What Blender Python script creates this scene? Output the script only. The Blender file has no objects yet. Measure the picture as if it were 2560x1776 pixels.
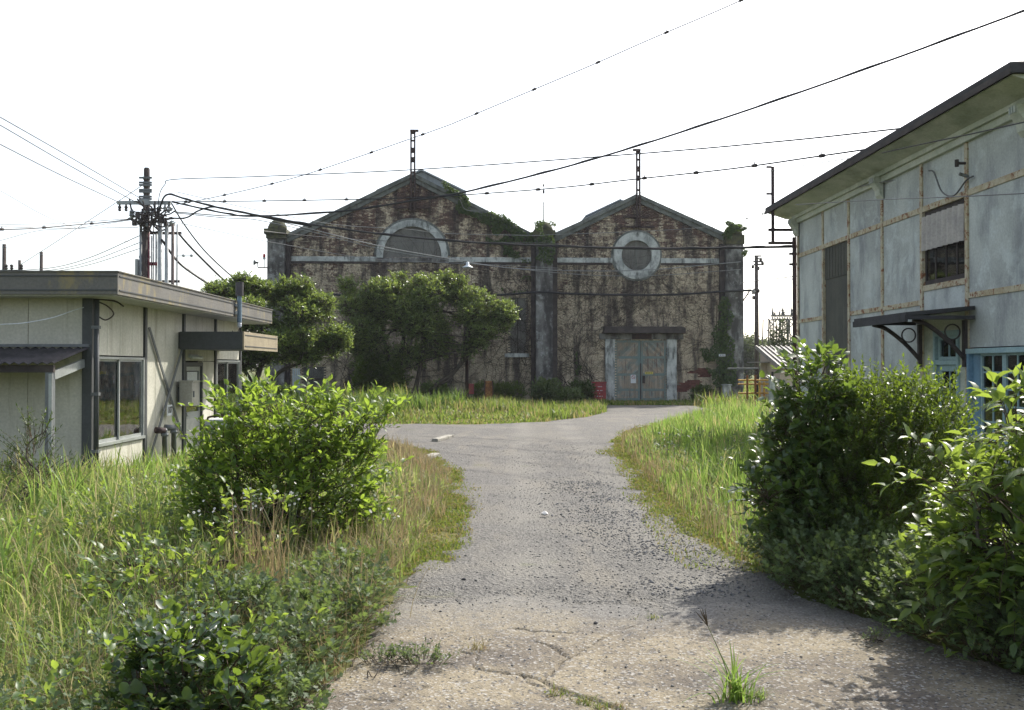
import bpy, math, random
import numpy as np
from mathutils import Vector, Matrix

# ------------------------------------------------------------------ camera, light, exposure
SC = bpy.context.scene
COL = SC.collection
R = math.radians
F = 2400.0                      # focal length in photo pixels (photo 2560 x 1776)
EYE = 1.8
cam_d = bpy.data.cameras.new('camera')
cam_d.sensor_width = 36.0
cam_d.lens = F / 2560 * 36.0
cam_d.clip_start = 0.05
cam_d.clip_end = 5000
CAM = bpy.data.objects.new('camera', cam_d)
COL.objects.link(CAM)
CAM.location = (0, 0, EYE)
CAM.rotation_euler = (R(90 + 0.716), 0, R(-0.716))
SC.camera = CAM
SC.render.resolution_x, SC.render.resolution_y = 1024, 710

SUN_EL, SUN_AZ = 42.0, 36.0     # degrees; azimuth from +Y (view direction) towards +X
world = bpy.data.worlds.new('World')
SC.world = world
world.use_nodes = True
wn = world.node_tree.nodes
wl = world.node_tree.links
bg = wn['Background']
sky = wn.new('ShaderNodeTexSky')
sky.sky_type = 'NISHITA'
sky.sun_disc = False
sky.sun_elevation = R(SUN_EL)
sky.sun_rotation = R(SUN_AZ)
sky.air_density = 1.0
sky.dust_density = 2.6
sky.ozone_density = 1.0
sky.altitude = 0
hs = wn.new('ShaderNodeHueSaturation')
hs.inputs['Saturation'].default_value = 0.55
wl.new(sky.outputs[0], hs.inputs['Color'])
wl.new(hs.outputs[0], bg.inputs[0])
bg.inputs[1].default_value = 0.15
sun_d = bpy.data.lights.new('sun', 'SUN')
sun_d.energy = 3.5
sun_d.angle = R(0.6)
sun_d.color = (1.0, 0.95, 0.86)
SUN = bpy.data.objects.new('sun', sun_d)
COL.objects.link(SUN)
sd = Vector((math.sin(R(SUN_AZ)) * math.cos(R(SUN_EL)), math.cos(R(SUN_AZ)) * math.cos(R(SUN_EL)), math.sin(R(SUN_EL))))
SUN.rotation_euler = sd.to_track_quat('Z', 'Y').to_euler()
SUN.location = sd * 100
SC.view_settings.view_transform = 'Standard'
SC.view_settings.look = 'None'
SC.view_settings.gamma = 1
SC.view_settings.use_curve_mapping = False
SC.view_settings.exposure = 1.02
SC.render.engine = 'CYCLES'
SC.cycles.use_denoising = True
SC.cycles.max_bounces = 8
SC.cycles.transparent_max_bounces = 12
SC.cycles.sample_clamp_indirect = 6

# ------------------------------------------------------------------ measuring helpers
CR = CAM.rotation_euler.to_matrix()
def ray(px, py):
    return CR @ Vector(((px - 1280) / F, (888 - py) / F, -1.0))
def at(px, py, Y):
    """point of the scene seen at photo pixel (px, py) at distance Y along the yard"""
    d = ray(px, py)
    t = Y / d.y
    return Vector((d.x * t, Y, EYE + d.z * t))
def grd(px, py, z=0.0):
    d = ray(px, py)
    t = (z - EYE) / d.z
    return Vector((d.x * t, d.y * t, z))

rng = np.random.default_rng(7)
random.seed(7)

# ------------------------------------------------------------------ objects
def link(o):
    COL.objects.link(o)
    return o
def tag(o, label=None, cat=None, group=None, kind=None):
    if label: o['label'] = label
    if cat: o['category'] = cat
    if group: o['group'] = group
    if kind: o['kind'] = kind
    return o
def thing(name, label, cat, loc=(0, 0, 0), rz=0.0, group=None):
    o = link(bpy.data.objects.new(name, None))
    o.empty_display_size = 0.2
    o.location = loc
    o.rotation_euler = (0, 0, rz)
    o['_o'] = tuple(float(v) for v in loc)
    return tag(o, label, cat, group)
def origin_of(p):
    while p is not None:
        if '_o' in p.keys():
            return Vector(p['_o']), p.rotation_euler.z
        p = p.parent
    return Vector((0, 0, 0)), 0.0

def new_obj(name, me, mat, parent=None):
    if mat is not None:
        me.materials.append(mat)
    o = link(bpy.data.objects.new(name, me))
    if parent is not None:
        o.parent = parent
    return o

class MB:
    """collects polygons; build() links them as one mesh object"""
    def __init__(self):
        self.v = []; self.f = []
    def add(self, vs, fs):
        b = len(self.v)
        self.v += [tuple(p) for p in vs]
        self.f += [tuple(b + i for i in f) for f in fs]
        return self
    def box(self, x0, x1, y0, y1, z0, z1, bev=0.0):
        if x1 < x0: x0, x1 = x1, x0
        if y1 < y0: y0, y1 = y1, y0
        if z1 < z0: z0, z1 = z1, z0
        vs = [(x0,y0,z0),(x1,y0,z0),(x1,y1,z0),(x0,y1,z0),(x0,y0,z1),(x1,y0,z1),(x1,y1,z1),(x0,y1,z1)]
        return self.add(vs, [(0,3,2,1),(4,5,6,7),(0,1,5,4),(1,2,6,5),(2,3,7,6),(3,0,4,7)])
    def bar(self, a, b, w, h, up=(0, 0, 1)):
        """rectangular bar from a to b, w across and h along 'up'"""
        a, b, up = Vector(a), Vector(b), Vector(up)
        d = (b - a).normalized()
        s = d.cross(up)
        if s.length < 1e-4: s = d.cross(Vector((1, 0, 0)))
        s.normalize()
        u = s.cross(d).normalized()
        s *= w / 2; u *= h / 2
        vs = [a-s-u, a+s-u, a+s+u, a-s+u, b-s-u, b+s-u, b+s+u, b-s+u]
        return self.add(vs, [(0,1,2,3),(7,6,5,4),(0,4,5,1),(1,5,6,2),(2,6,7,3),(3,7,4,0)])
    def tube(self, pts, r, n=6, caps=True):
        pts = [Vector(p) for p in pts]
        m = len(pts)
        rr = r if isinstance(r, (list, tuple, np.ndarray)) else [r] * m
        vs = []
        prev = None
        for i, p in enumerate(pts):
            d = (pts[min(i + 1, m - 1)] - pts[max(i - 1, 0)])
            d = d.normalized() if d.length > 1e-9 else Vector((0, 0, 1))
            if prev is None:
                ref = Vector((0, 0, 1)) if abs(d.z) < .9 else Vector((1, 0, 0))
                s = d.cross(ref).normalized()
            else:
                s = (prev - d * prev.dot(d))
                s = s.normalized() if s.length > 1e-6 else d.orthogonal().normalized()
            prev = s
            u = d.cross(s)
            for k in range(n):
                a = 2 * math.pi * k / n
                vs.append(p + (s * math.cos(a) + u * math.sin(a)) * rr[i])
        fs = []
        for i in range(m - 1):
            for k in range(n):
                k2 = (k + 1) % n
                fs.append((i*n+k, i*n+k2, (i+1)*n+k2, (i+1)*n+k))
        if caps:
            fs.append(tuple(range(n - 1, -1, -1)))
            fs.append(tuple((m - 1) * n + k for k in range(n)))
        return self.add(vs, fs)
    def cyl(self, a, b, r0, r1=None, n=12):
        return self.tube([a, b], [r0, r0 if r1 is None else r1], n)
    def lathe(self, c, prof, n=16, caps=True):
        """prof: list of (radius, z) around vertical axis at c"""
        c = Vector(c)
        vs = []
        for r, z in prof:
            for k in range(n):
                a = 2 * math.pi * k / n
                vs.append((c.x + r * math.cos(a), c.y + r * math.sin(a), c.z + z))
        m = len(prof)
        fs = [(i*n+k, i*n+(k+1) % n, (i+1)*n+(k+1) % n, (i+1)*n+k) for i in range(m-1) for k in range(n)]
        if caps:
            fs.append(tuple(range(n-1, -1, -1)))
            fs.append(tuple((m-1)*n+k for k in range(n)))
        return self.add(vs, fs)
    def prism(self, poly, axis, a, b):
        """extrude a 2D polygon along axis ('x','y','z') from a to b"""
        def P(u, v, w):
            return {'x': (w, u, v), 'y': (u, w, v), 'z': (u, v, w)}[axis]
        n = len(poly)
        vs = [P(u, v, a) for u, v in poly] + [P(u, v, b) for u, v in poly]
        fs = [tuple(range(n)), tuple(range(2*n-1, n-1, -1))]
        fs += [(i, n+i, n+(i+1) % n, (i+1) % n) for i in range(n)]
        return self.add(vs, fs)
    def ring(self, cx, cz, r0, r1, y0, y1, a0=0.0, a1=2*math.pi, n=40):
        """annulus in the x/z plane, thick from y0 to y1"""
        full = abs(a1 - a0 - 2*math.pi) < 1e-6
        m = n if full else n + 1
        vs = []
        for i in range(m):
            a = a0 + (a1 - a0) * i / n
            c, s = math.cos(a), math.sin(a)
            vs += [(cx+r0*c, y0, cz+r0*s), (cx+r1*c, y0, cz+r1*s), (cx+r1*c, y1, cz+r1*s), (cx+r0*c, y1, cz+r0*s)]
        fs = []
        for i in range(n):
            j = (i + 1) % m
            for k in range(4):
                k2 = (k + 1) % 4
                fs.append((i*4+k, i*4+k2, j*4+k2, j*4+k))
        if not full:
            fs += [(0,1,2,3), (n*4+3, n*4+2, n*4+1, n*4)]
        return self.add(vs, fs)
    def build(self, name, mat, parent=None, smooth=False, local=False, bevel=0.0):
        v = self.v
        if parent is not None and not local:
            o, rz = origin_of(parent)
            v = [(p[0]-o.x, p[1]-o.y, p[2]-o.z) for p in v]
        me = bpy.data.meshes.new(name)
        me.from_pydata(v, [], self.f)
        me.update()
        import bmesh
        bm = bmesh.new(); bm.from_mesh(me)
        bmesh.ops.recalc_face_normals(bm, faces=bm.faces)
        bm.to_mesh(me); bm.free()
        if smooth:
            me.polygons.foreach_set('use_smooth', [True] * len(me.polygons))
        o = new_obj(name, me, mat, parent)
        if bevel > 0:
            m = o.modifiers.new('bevel', 'BEVEL')
            m.width = bevel; m.segments = 1; m.limit_method = 'ANGLE'
        return o

def mesh_np(name, V, F_, mat, parent=None, smooth=False):
    """bulk mesh: V (n,3) float, F_ list of index arrays (m,3) / (m,4)"""
    V = np.asarray(V, dtype=np.float32)
    if parent is not None:
        o, rz = origin_of(parent)
        V = V - np.array(o, dtype=np.float32)
    if not isinstance(F_, (list, tuple)): F_ = [F_]
    F_ = [np.asarray(f, dtype=np.int32) for f in F_ if len(f)]
    me = bpy.data.meshes.new(name)
    me.vertices.add(len(V))
    me.vertices.foreach_set('co', V.ravel())
    loops = np.concatenate([f.ravel() for f in F_])
    sizes = np.concatenate([np.full(len(f), f.shape[1], dtype=np.int32) for f in F_])
    starts = np.concatenate([[0], np.cumsum(sizes)[:-1]]).astype(np.int32)
    me.loops.add(len(loops))
    me.loops.foreach_set('vertex_index', loops)
    me.polygons.add(len(sizes))
    me.polygons.foreach_set('loop_start', starts)
    me.polygons.foreach_set('loop_total', sizes)
    if smooth:
        me.polygons.foreach_set('use_smooth', np.ones(len(sizes), dtype=bool))
    me.update(calc_edges=True)
    return new_obj(name, me, mat, parent)

def spline(pts, n=8):
    """Catmull-Rom through pts"""
    P = [Vector(p) for p in pts]
    if len(P) < 3: 
        return [P[0].lerp(P[-1], i / n) for i in range(n + 1)]
    P = [P[0]*2 - P[1]] + P + [P[-1]*2 - P[-2]]
    out = []
    for i in range(1, len(P) - 2):
        a, b, c, d = P[i-1], P[i], P[i+1], P[i+2]
        for k in range(n):
            t = k / n
            out.append(0.5 * ((2*b) + (c-a)*t + (2*a-5*b+4*c-d)*t*t + (3*b-a-3*c+d)*t*t*t))
    out.append(P[-2])
    return out

# ------------------------------------------------------------------ materials
def nodes(name):
    m = bpy.data.materials.new(name)
    m.use_nodes = True
    nt = m.node_tree
    return m, nt, nt.nodes['Principled BSDF'], nt.nodes['Material Output']
def N(nt, t, **kw):
    n = nt.nodes.new(t)
    for k, v in kw.items():
        if k in ('inp',):
            for i, x in v.items(): n.inputs[i].default_value = x
        else: setattr(n, k, v)
    return n
def c4(c): return (c[0], c[1], c[2], 1.0)
def mix(nt, fac, a, b, mode='MIX'):
    n = nt.nodes.new('ShaderNodeMix')
    n.data_type = 'RGBA'; n.blend_type = mode
    for sock, v in ((n.inputs[0], fac), (n.inputs[6], a), (n.inputs[7], b)):
        if hasattr(v, 'is_linked'): nt.links.new(v, sock)
        elif isinstance(v, (int, float)): sock.default_value = v
        else: sock.default_value = c4(v)
    return n.outputs[2]
def mth(nt, op, a, b=0.0, c=0.0):
    n = nt.nodes.new('ShaderNodeMath'); n.operation = op
    for i, v in enumerate((a, b, c)):
        if hasattr(v, 'is_linked'): nt.links.new(v, n.inputs[i])
        else: n.inputs[i].default_value = v
    return n.outputs[0]
def sstep(nt, x, lo, hi):
    n = nt.nodes.new('ShaderNodeMapRange'); n.interpolation_type = 'SMOOTHSTEP'
    n.inputs[1].default_value = lo; n.inputs[2].default_value = hi
    nt.links.new(x, n.inputs[0])
    return n.outputs[0]
def coords(nt, scale=(1, 1, 1), kind='Object', geo=False):
    if geo:
        s = N(nt, 'ShaderNodeNewGeometry').outputs['Position']
    else:
        s = N(nt, 'ShaderNodeTexCoord').outputs[kind]
    m = N(nt, 'ShaderNodeMapping')
    m.inputs['Scale'].default_value = scale
    nt.links.new(s, m.inputs[0])
    return m.outputs[0]
def noise(nt, vec, scale, detail=5, rough=0.6, dist=0.0):
    n = N(nt, 'ShaderNodeTexNoise')
    n.inputs['Scale'].default_value = scale
    n.inputs['Detail'].default_value = detail
    n.inputs['Roughness'].default_value = rough
    n.inputs['Distortion'].default_value = dist
    nt.links.new(vec, n.inputs['Vector'])
    return n.outputs['Fac']
def bump(nt, h, dist=0.01, strength=0.6):
    b = N(nt, 'ShaderNodeBump')
    b.inputs['Strength'].default_value = strength
    b.inputs['Distance'].default_value = dist
    nt.links.new(h, b.inputs['Height'])
    return b.outputs[0]

def weathered(name, base, other, scale=1.5, lo=.4, hi=.65, rough=.75, stain=None, stain_scale=(3, 3, .35), stain_lo=.5, stain_hi=.75,
              stain_amt=.8, bmp=.004, spec=.3, metal=0.0, island=0.0, fine=25.0, third=None, rnd=False):
    """paint or sheet of one colour, worn to another in patches, with vertical run-off stains"""
    m, nt, bs, out = nodes(name)
    v = coords(nt, geo=True)
    a = noise(nt, v, scale, 7, .62)
    col = mix(nt, sstep(nt, a, lo, hi), base, other)
    if third:
        b = noise(nt, coords(nt, (1, 1, 1), geo=True), scale * 3.1, 6, .7, .4)
        col = mix(nt, sstep(nt, b, .51, .62), col, third)
    f = noise(nt, v, fine, 3, .6)
    fm = N(nt, 'ShaderNodeMapRange', inp={1: .3, 2: .7, 3: .86, 4: 1.12})
    nt.links.new(f, fm.inputs[0])
    col = mix(nt, 1.0, col, fm.outputs[0], 'MULTIPLY')
    if stain:
        s = noise(nt, coords(nt, stain_scale, geo=True), 1.6, 8, .65)
        col = mix(nt, mth(nt, 'MULTIPLY', sstep(nt, s, stain_lo, stain_hi), stain_amt), col, stain)
    if island > 0 or rnd:
        src = N(nt, 'ShaderNodeObjectInfo').outputs['Random'] if rnd else N(nt, 'ShaderNodeNewGeometry').outputs['Random Per Island']
        k = N(nt, 'ShaderNodeMapRange', inp={3: 1 - island, 4: 1 + island * .6})
        nt.links.new(src, k.inputs[0])
        col = mix(nt, 1.0, col, k.outputs[0], 'MULTIPLY')
    nt.links.new(col, bs.inputs['Base Color'])
    bs.inputs['Roughness'].default_value = rough
    bs.inputs['Specular IOR Level'].default_value = spec
    bs.inputs['Metallic'].default_value = metal
    if bmp: nt.links.new(bump(nt, f, bmp), bs.inputs['Normal'])
    return m

def plain(name, c, rough=.6, spec=.4, metal=0.0, var=.18):
    return weathered(name, c, tuple(x * (1 - var) for x in c), 3.0, rough=rough, spec=spec, metal=metal, bmp=.0015)

def leaf_mat(name, dark, light, trans, rough=.38, tfac=.45, spec=.5, dry=None, dryamt=0.0, clump=0.0, single=False):
    m, nt, bs, out = nodes(name)
    g = N(nt, 'ShaderNodeNewGeometry')
    rn = N(nt, 'ShaderNodeObjectInfo').outputs['Random'] if single else g.outputs['Random Per Island']
    col = mix(nt, rn, dark, light)
    tcol = mix(nt, rn, tuple(x * .75 for x in trans), trans)
    if clump > 0 or dry:
        a = noise(nt, coords(nt, geo=True), 0.9 if not clump else clump, 3, .55)
        if dry:
            # some blades have turned straw coloured
            w = mth(nt, 'ADD', mth(nt, 'MULTIPLY', a, .6), mth(nt, 'MULTIPLY', g.outputs['Random Per Island'], .55))
            s = mth(nt, 'MULTIPLY', sstep(nt, w, .62 - dryamt * .35, .80 - dryamt * .35), .92)
            col = mix(nt, s, col, dry)
            tcol = mix(nt, s, tcol, tuple(x * 1.3 for x in dry))
    nt.links.new(col, bs.inputs['Base Color'])
    bs.inputs['Roughness'].default_value = rough
    bs.inputs['Specular IOR Level'].default_value = spec
    tr = N(nt, 'ShaderNodeBsdfTranslucent')
    nt.links.new(tcol, tr.inputs['Color'])
    ms = N(nt, 'ShaderNodeMixShader')
    ms.inputs[0].default_value = tfac
    nt.links.new(bs.outputs[0], ms.inputs[1])
    nt.links.new(tr.outputs[0], ms.inputs[2])
    nt.links.new(ms.outputs[0], out.inputs['Surface'])
    return m

def glass_mat(name, tint=(.75, .82, .8), refl=.9):
    m, nt, bs, out = nodes(name)
    nt.nodes.remove(bs)
    fr = N(nt, 'ShaderNodeFresnel'); fr.inputs[0].default_value = 1.55
    gl = N(nt, 'ShaderNodeBsdfGlossy'); gl.inputs['Roughness'].default_value = .02
    gl.inputs['Color'].default_value = (refl, refl, refl, 1)
    nz = noise(nt, coords(nt, geo=True), 2.5, 2, .5)
    nt.links.new(bump(nt, nz, .004, .25), gl.inputs['Normal'])
    tr = N(nt, 'ShaderNodeBsdfTransparent'); tr.inputs[0].default_value = c4(tint)
    df = N(nt, 'ShaderNodeBsdfDiffuse'); df.inputs[0].default_value = (.35, .34, .3, 1)
    dm = N(nt, 'ShaderNodeMixShader')
    dust = noise(nt, coords(nt, geo=True), 6, 6, .65)
    nt.links.new(mth(nt, 'MULTIPLY', sstep(nt, dust, .4, .8), .14), dm.inputs[0])
    nt.links.new(tr.outputs[0], dm.inputs[1]); nt.links.new(df.outputs[0], dm.inputs[2])
    ms = N(nt, 'ShaderNodeMixShader')
    f2 = mth(nt, 'ADD', mth(nt, 'MULTIPLY', fr.outputs[0], 1.6), .06)
    nt.links.new(f2, ms.inputs[0])
    nt.links.new(dm.outputs[0], ms.inputs[1]); nt.links.new(gl.outputs[0], ms.inputs[2])
    nt.links.new(ms.outputs[0], out.inputs['Surface'])
    return m

M = {}
# setting
def ground_mat():
    m, nt, bs, out = nodes('grassy_soil')
    v = coords(nt, geo=True)
    a = noise(nt, v, .35, 6, .6); b = noise(nt, v, 6, 6, .7)
    col = mix(nt, sstep(nt, a, .42, .6), (.075, .10, .022), (.13, .12, .045))
    col = mix(nt, sstep(nt, b, .5, .7), col, (.05, .045, .022))
    nt.links.new(col, bs.inputs['Base Color'])
    bs.inputs['Roughness'].default_value = .95
    bs.inputs['Specular IOR Level'].default_value = .1
    nt.links.new(bump(nt, b, .03, .8), bs.inputs['Normal'])
    return m
M['ground'] = ground_mat()
def gravel_mat():
    m, nt, bs, out = nodes('grey_gravel')
    v = coords(nt, geo=True)
    vo = N(nt, 'ShaderNodeTexVoronoi'); vo.inputs['Scale'].default_value = 34
    nt.links.new(v, vo.inputs['Vector'])
    vo2 = N(nt, 'ShaderNodeTexVoronoi'); vo2.inputs['Scale'].default_value = 95
    nt.links.new(v, vo2.inputs['Vector'])
    sep = N(nt, 'ShaderNodeSeparateColor'); nt.links.new(vo.outputs['Color'], sep.inputs[0])
    sep2 = N(nt, 'ShaderNodeSeparateColor'); nt.links.new(vo2.outputs['Color'], sep2.inputs[0])
    col = mix(nt, sep.outputs[0], (.090, .086, .080), (.180, .171, .156))
    col2 = mix(nt, sep2.outputs[0], (.108, .101, .090), (.212, .199, .174))
    big = noise(nt, v, .55, 5, .6)
    col = mix(nt, sstep(nt, big, .46, .6), col, col2)
    brown = noise(nt, coords(nt, (1.6, .35, 1), geo=True), 1.1, 6, .6)
    col = mix(nt, mth(nt, 'MULTIPLY', sstep(nt, brown, .50, .68), .55), col, (.205, .185, .15))
    # two wheel tracks of finer, paler dust
    sx = N(nt, 'ShaderNodeSeparateXYZ'); nt.links.new(v, sx.inputs[0])
    lat = mth(nt, 'SUBTRACT', mth(nt, 'ADD', sx.outputs[0], mth(nt, 'MULTIPLY', brown, .5)), mth(nt, 'MULTIPLY', sx.outputs[1], .02))
    for c0 in (.35, 1.7):
        tr_ = sstep(nt, mth(nt, 'ABSOLUTE', mth(nt, 'SUBTRACT', lat, c0)), .42, .08)
        col = mix(nt, mth(nt, 'MULTIPLY', mth(nt, 'MULTIPLY', tr_, sstep(nt, big, .36, .56)), .55), col, (.20, .19, .168))
    moss = noise(nt, v, .9, 7, .62)
    col = mix(nt, mth(nt, 'MULTIPLY', sstep(nt, moss, .62, .74), .5), col, (.10, .115, .035))
    nt.links.new(col, bs.inputs['Base Color'])
    bs.inputs['Roughness'].default_value = .85
    bs.inputs['Specular IOR Level'].default_value = .25
    h = mth(nt, 'ADD', vo.outputs['Distance'], mth(nt, 'MULTIPLY', vo2.outputs['Distance'], .5))
    nt.links.new(bump(nt, h, .02, .9), bs.inputs['Normal'])
    return m
M['gravel'] = gravel_mat()
def concrete_mat():
    m, nt, bs, out = nodes('old_concrete')
    v = coords(nt, geo=True)
    a = noise(nt, v, .8, 7, .62); b = noise(nt, v, 9, 7, .7); c = noise(nt, v, 60, 4, .7)
    col = mix(nt, sstep(nt, a, .41, .60), (.235, .200, .140), (.120, .102, .082))
    col = mix(nt, sstep(nt, b, .5, .72), col, (.10, .09, .08))
    vo = N(nt, 'ShaderNodeTexVoronoi'); vo.inputs['Scale'].default_value = 70
    nt.links.new(v, vo.inputs['Vector'])
    sep = N(nt, 'ShaderNodeSeparateColor'); nt.links.new(vo.outputs['Color'], sep.inputs[0])
    col = mix(nt, mth(nt, 'MULTIPLY', sstep(nt, sep.outputs[0], .82, .92), .7), col, (.34, .33, .31))
    col = mix(nt, mth(nt, 'MULTIPLY', sstep(nt, sep.outputs[1], .86, .93), .8), col, (.05, .05, .055))
    # gravel dust trodden onto the far end of the slab
    sx = N(nt, 'ShaderNodeSeparateXYZ'); nt.links.new(v, sx.inputs[0])
    gd = sstep(nt, mth(nt, 'ADD', sx.outputs[1], mth(nt, 'MULTIPLY', a, 1.8)), 7.0, 8.2)
    col = mix(nt, mth(nt, 'MULTIPLY', gd, .8), col, mix(nt, sep.outputs[2], (.11, .107, .10), (.21, .203, .19)))
    fm = N(nt, 'ShaderNodeMapRange', inp={1: .3, 2: .7, 3: .75, 4: 1.2}); nt.links.new(c, fm.inputs[0])
    col = mix(nt, 1.0, col, fm.outputs[0], 'MULTIPLY')
    nt.links.new(col, bs.inputs['Base Color'])
    bs.inputs['Roughness'].default_value = .9
    bs.inputs['Specular IOR Level'].default_value = .2
    nt.links.new(bump(nt, mth(nt, 'ADD', c, mth(nt, 'MULTIPLY', vo.outputs['Distance'], .6)), .008, .8), bs.inputs['Normal'])
    return m
M['concrete'] = concrete_mat()
M['stone'] = weathered('crushed_stone', (.23, .223, .21), (.14, .137, .13), 20, island=.4, rough=.8, bmp=.003)
M['kerb'] = weathered('kerb_concrete', (.30, .285, .245), (.2, .19, .16), 8, rough=.9)

# ------------------------------------------------------------------ the ground
def inside(poly, X, Y):
    poly = np.asarray(poly); c = np.zeros(X.shape, bool)
    n = len(poly); j = n - 1
    for i in range(n):
        xi, yi = poly[i]; xj, yj = poly[j]
        t = ((yi > Y) != (yj > Y)) & (X < (xj - xi) * (Y - yi) / (yj - yi + 1e-12) + xi)
        c ^= t; j = i
    return c
def vnoise(X, Y, s, seed=0):
    """smooth value noise on arrays"""
    r = np.random.default_rng(seed).random((64, 64))
    x = np.asarray(X) * s; y = np.asarray(Y) * s
    xi = np.floor(x).astype(int); yi = np.floor(y).astype(int)
    fx = x - xi; fy = y - yi
    fx = fx*fx*(3-2*fx); fy = fy*fy*(3-2*fy)
    g = lambda a, b: r[a % 64, b % 64]
    return (g(xi, yi)*(1-fx)+g(xi+1, yi)*fx)*(1-fy) + (g(xi, yi+1)*(1-fx)+g(xi+1, yi+1)*fx)*fy

def sdist(poly, X, Y):
    """distance to the outline, positive inside"""
    d = np.full(X.shape, 1e9); P = np.asarray(poly)
    for (ax, ay), (bx, by) in zip(P, np.roll(P, -1, 0)):
        dx, dy = bx - ax, by - ay
        t = np.clip(((X - ax)*dx + (Y - ay)*dy) / (dx*dx + dy*dy), 0, 1)
        d = np.minimum(d, np.hypot(X - ax - t*dx, Y - ay - t*dy))
    return np.where(inside(poly, X, Y), d, -d)
def sheet(name, poly, step, zfun, mat, jag=0.0, fade=.15):
    P = np.asarray(poly)
    xs = np.arange(P[:, 0].min() - step, P[:, 0].max() + step, step)
    ys = np.arange(P[:, 1].min() - step, P[:, 1].max() + step, step)
    X, Y = np.meshgrid(xs, ys)
    cx = (X[:-1, :-1] + X[1:, 1:]) / 2; cy = (Y[:-1, :-1] + Y[1:, 1:]) / 2
    jx = cx + (vnoise(cx, cy, 1.1, 3) - .5) * 2 * jag + (vnoise(cx, cy, 4.3, 4) - .5) * jag
    jy = cy + (vnoise(cx, cy, 1.3, 5) - .5) * 2 * jag + (vnoise(cx, cy, 4.7, 6) - .5) * jag
    keep = sdist(poly, jx, jy) > -.12
    wx = X + (vnoise(X, Y, 1.1, 3) - .5) * 2 * jag + (vnoise(X, Y, 4.3, 4) - .5) * jag + (vnoise(X, Y, 15, 7) - .5) * .08
    wy = Y + (vnoise(X, Y, 1.3, 5) - .5) * 2 * jag + (vnoise(X, Y, 4.7, 6) - .5) * jag + (vnoise(X, Y, 15, 8) - .5) * .08
    sink = np.clip(.5 - sdist(poly, wx, wy) / fade, 0, 1)      # the sheet dips under the soil at its edge
    V = np.stack([X, Y, zfun(X, Y) - .055 * sink], -1).reshape(-1, 3)
    idx = np.arange(X.size).reshape(X.shape)
    q = np.stack([idx[:-1, :-1], idx[:-1, 1:], idx[1:, 1:], idx[1:, :-1]], -1)[keep]
    used = np.unique(q); remap = np.full(len(V), -1); remap[used] = np.arange(len(used))
    return mesh_np(name, V[used], remap[q], mat, smooth=True)

gnd = MB().add([(-900, -60, 0), (900, -60, 0), (900, 1800, 0), (-900, 1800, 0)], [(0, 1, 2, 3)]).build('ground', M['ground'])
tag(gnd, 'weedy ground of the yard reaching to the horizon', 'ground', kind='structure')

ROAD = [(-.9, 6.9), (-.5, 8.9), (-.43, 12.3), (-.75, 16.5), (-1.6, 20.5), (-3.2, 23.6), (-6, 25.2), (-14, 26), (-14, 30.6), (-4, 30.3),
        (-.5, 29.8), (1.5, 31.3), (3.2, 34.5), (4.2, 38), (4.6, 41.5), (4.2, 44.5), (8.6, 45), (9.2, 40), (7.4, 36.5), (5.2, 31),
        (3.4, 26), (2.9, 23.5), (2.5, 20.4), (2.4, 17), (2.1, 13), (2.05, 9.2), (2.5, 6.9)]
APRON = [(-1.5, 4.2), (-1.05, 5.0), (-.82, 6), (-.8, 7.9), (2.3, 7.9), (2.75, 6.5), (3.1, 5.4), (3.5, 4.2)]
def road_z(X, Y):
    rut = -.02 * (np.exp(-((X - .1 - .02*Y) / .25)**2) + np.exp(-((X - 1.5 - .02*Y) / .25)**2))
    return .022 + .018 * (vnoise(X, Y, .6, 11) - .5) + .010 * (vnoise(X, Y, 2.6, 12) - .5) + .006 * (vnoise(X, Y, 9, 13) - .5) + .45*rut * (Y < 30)
road = sheet('gravel_road', ROAD, .075, road_z, M['gravel'], jag=.22)
tag(road, 'grey gravel road leading through the grass to the brick shed', 'road', kind='structure')

CRACKS = [([(1283, 1583), (1340, 1588), (1426, 1594)], .010), ([(1186, 1681), (1260, 1696), (1300, 1699), (1355, 1711)], .012),
          ([(1355, 1711), (1385, 1688), (1419, 1658), (1393, 1635), (1342, 1614)], .008), ([(1224, 1612), (1190, 1640), (1186, 1681)], .006),
          ([(1355, 1711), (1383, 1732), (1439, 1750), (1516, 1776), (1600, 1800)], .016), ([(902, 1762), (979, 1767), (1020, 1750), (1066, 1732)], .009),
          ([(2087, 1767), (2186, 1764), (2300, 1769), (2430, 1762), (2600, 1766)], .008), ([(880, 1667), (1000, 1671), (1112, 1673)], .012),
          ([(1416, 1500), (1426, 1527), (1460, 1530)], .006), ([(1112, 1673), (1186, 1645)], .004), ([(1160, 1640), (1175, 1645), (1190, 1643)], .012),
          ([(1300, 1699), (1330, 1725), (1383, 1732)], .006), ([(1419, 1658), (1520, 1600), (1600, 1570)], .004)]
def apron_z(X, Y):
    z = .03 + .006 * (vnoise(X, Y, 1.2, 21) - .5) + .006 * (vnoise(X, Y, 7, 22) - .5) + .005 * (vnoise(X, Y, 30, 23) - .5)
    wx = X + .03 * (vnoise(X, Y, 9, 31) - .5) + .012 * (vnoise(X, Y, 33, 33) - .5)
    wy = Y + .03 * (vnoise(X, Y, 9, 32) - .5) + .012 * (vnoise(X, Y, 33, 34) - .5)
    for pts, w in CRACKS:
        g = [grd(*p) for p in pts]
        for a, b in zip(g[:-1], g[1:]):
            dx, dy = b.x - a.x, b.y - a.y
            t = np.clip(((wx - a.x) * dx + (wy - a.y) * dy) / (dx*dx + dy*dy), 0, 1)
            d2 = (wx - a.x - t*dx)**2 + (wy - a.y - t*dy)**2
            z = z - .026 * np.exp(-d2 / (w * .85)**2)
    return z - .05 * np.clip((Y - 7.15 - .35*(vnoise(X, Y, 1.6, 35) - .5)) / .7, 0, 1)
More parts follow.
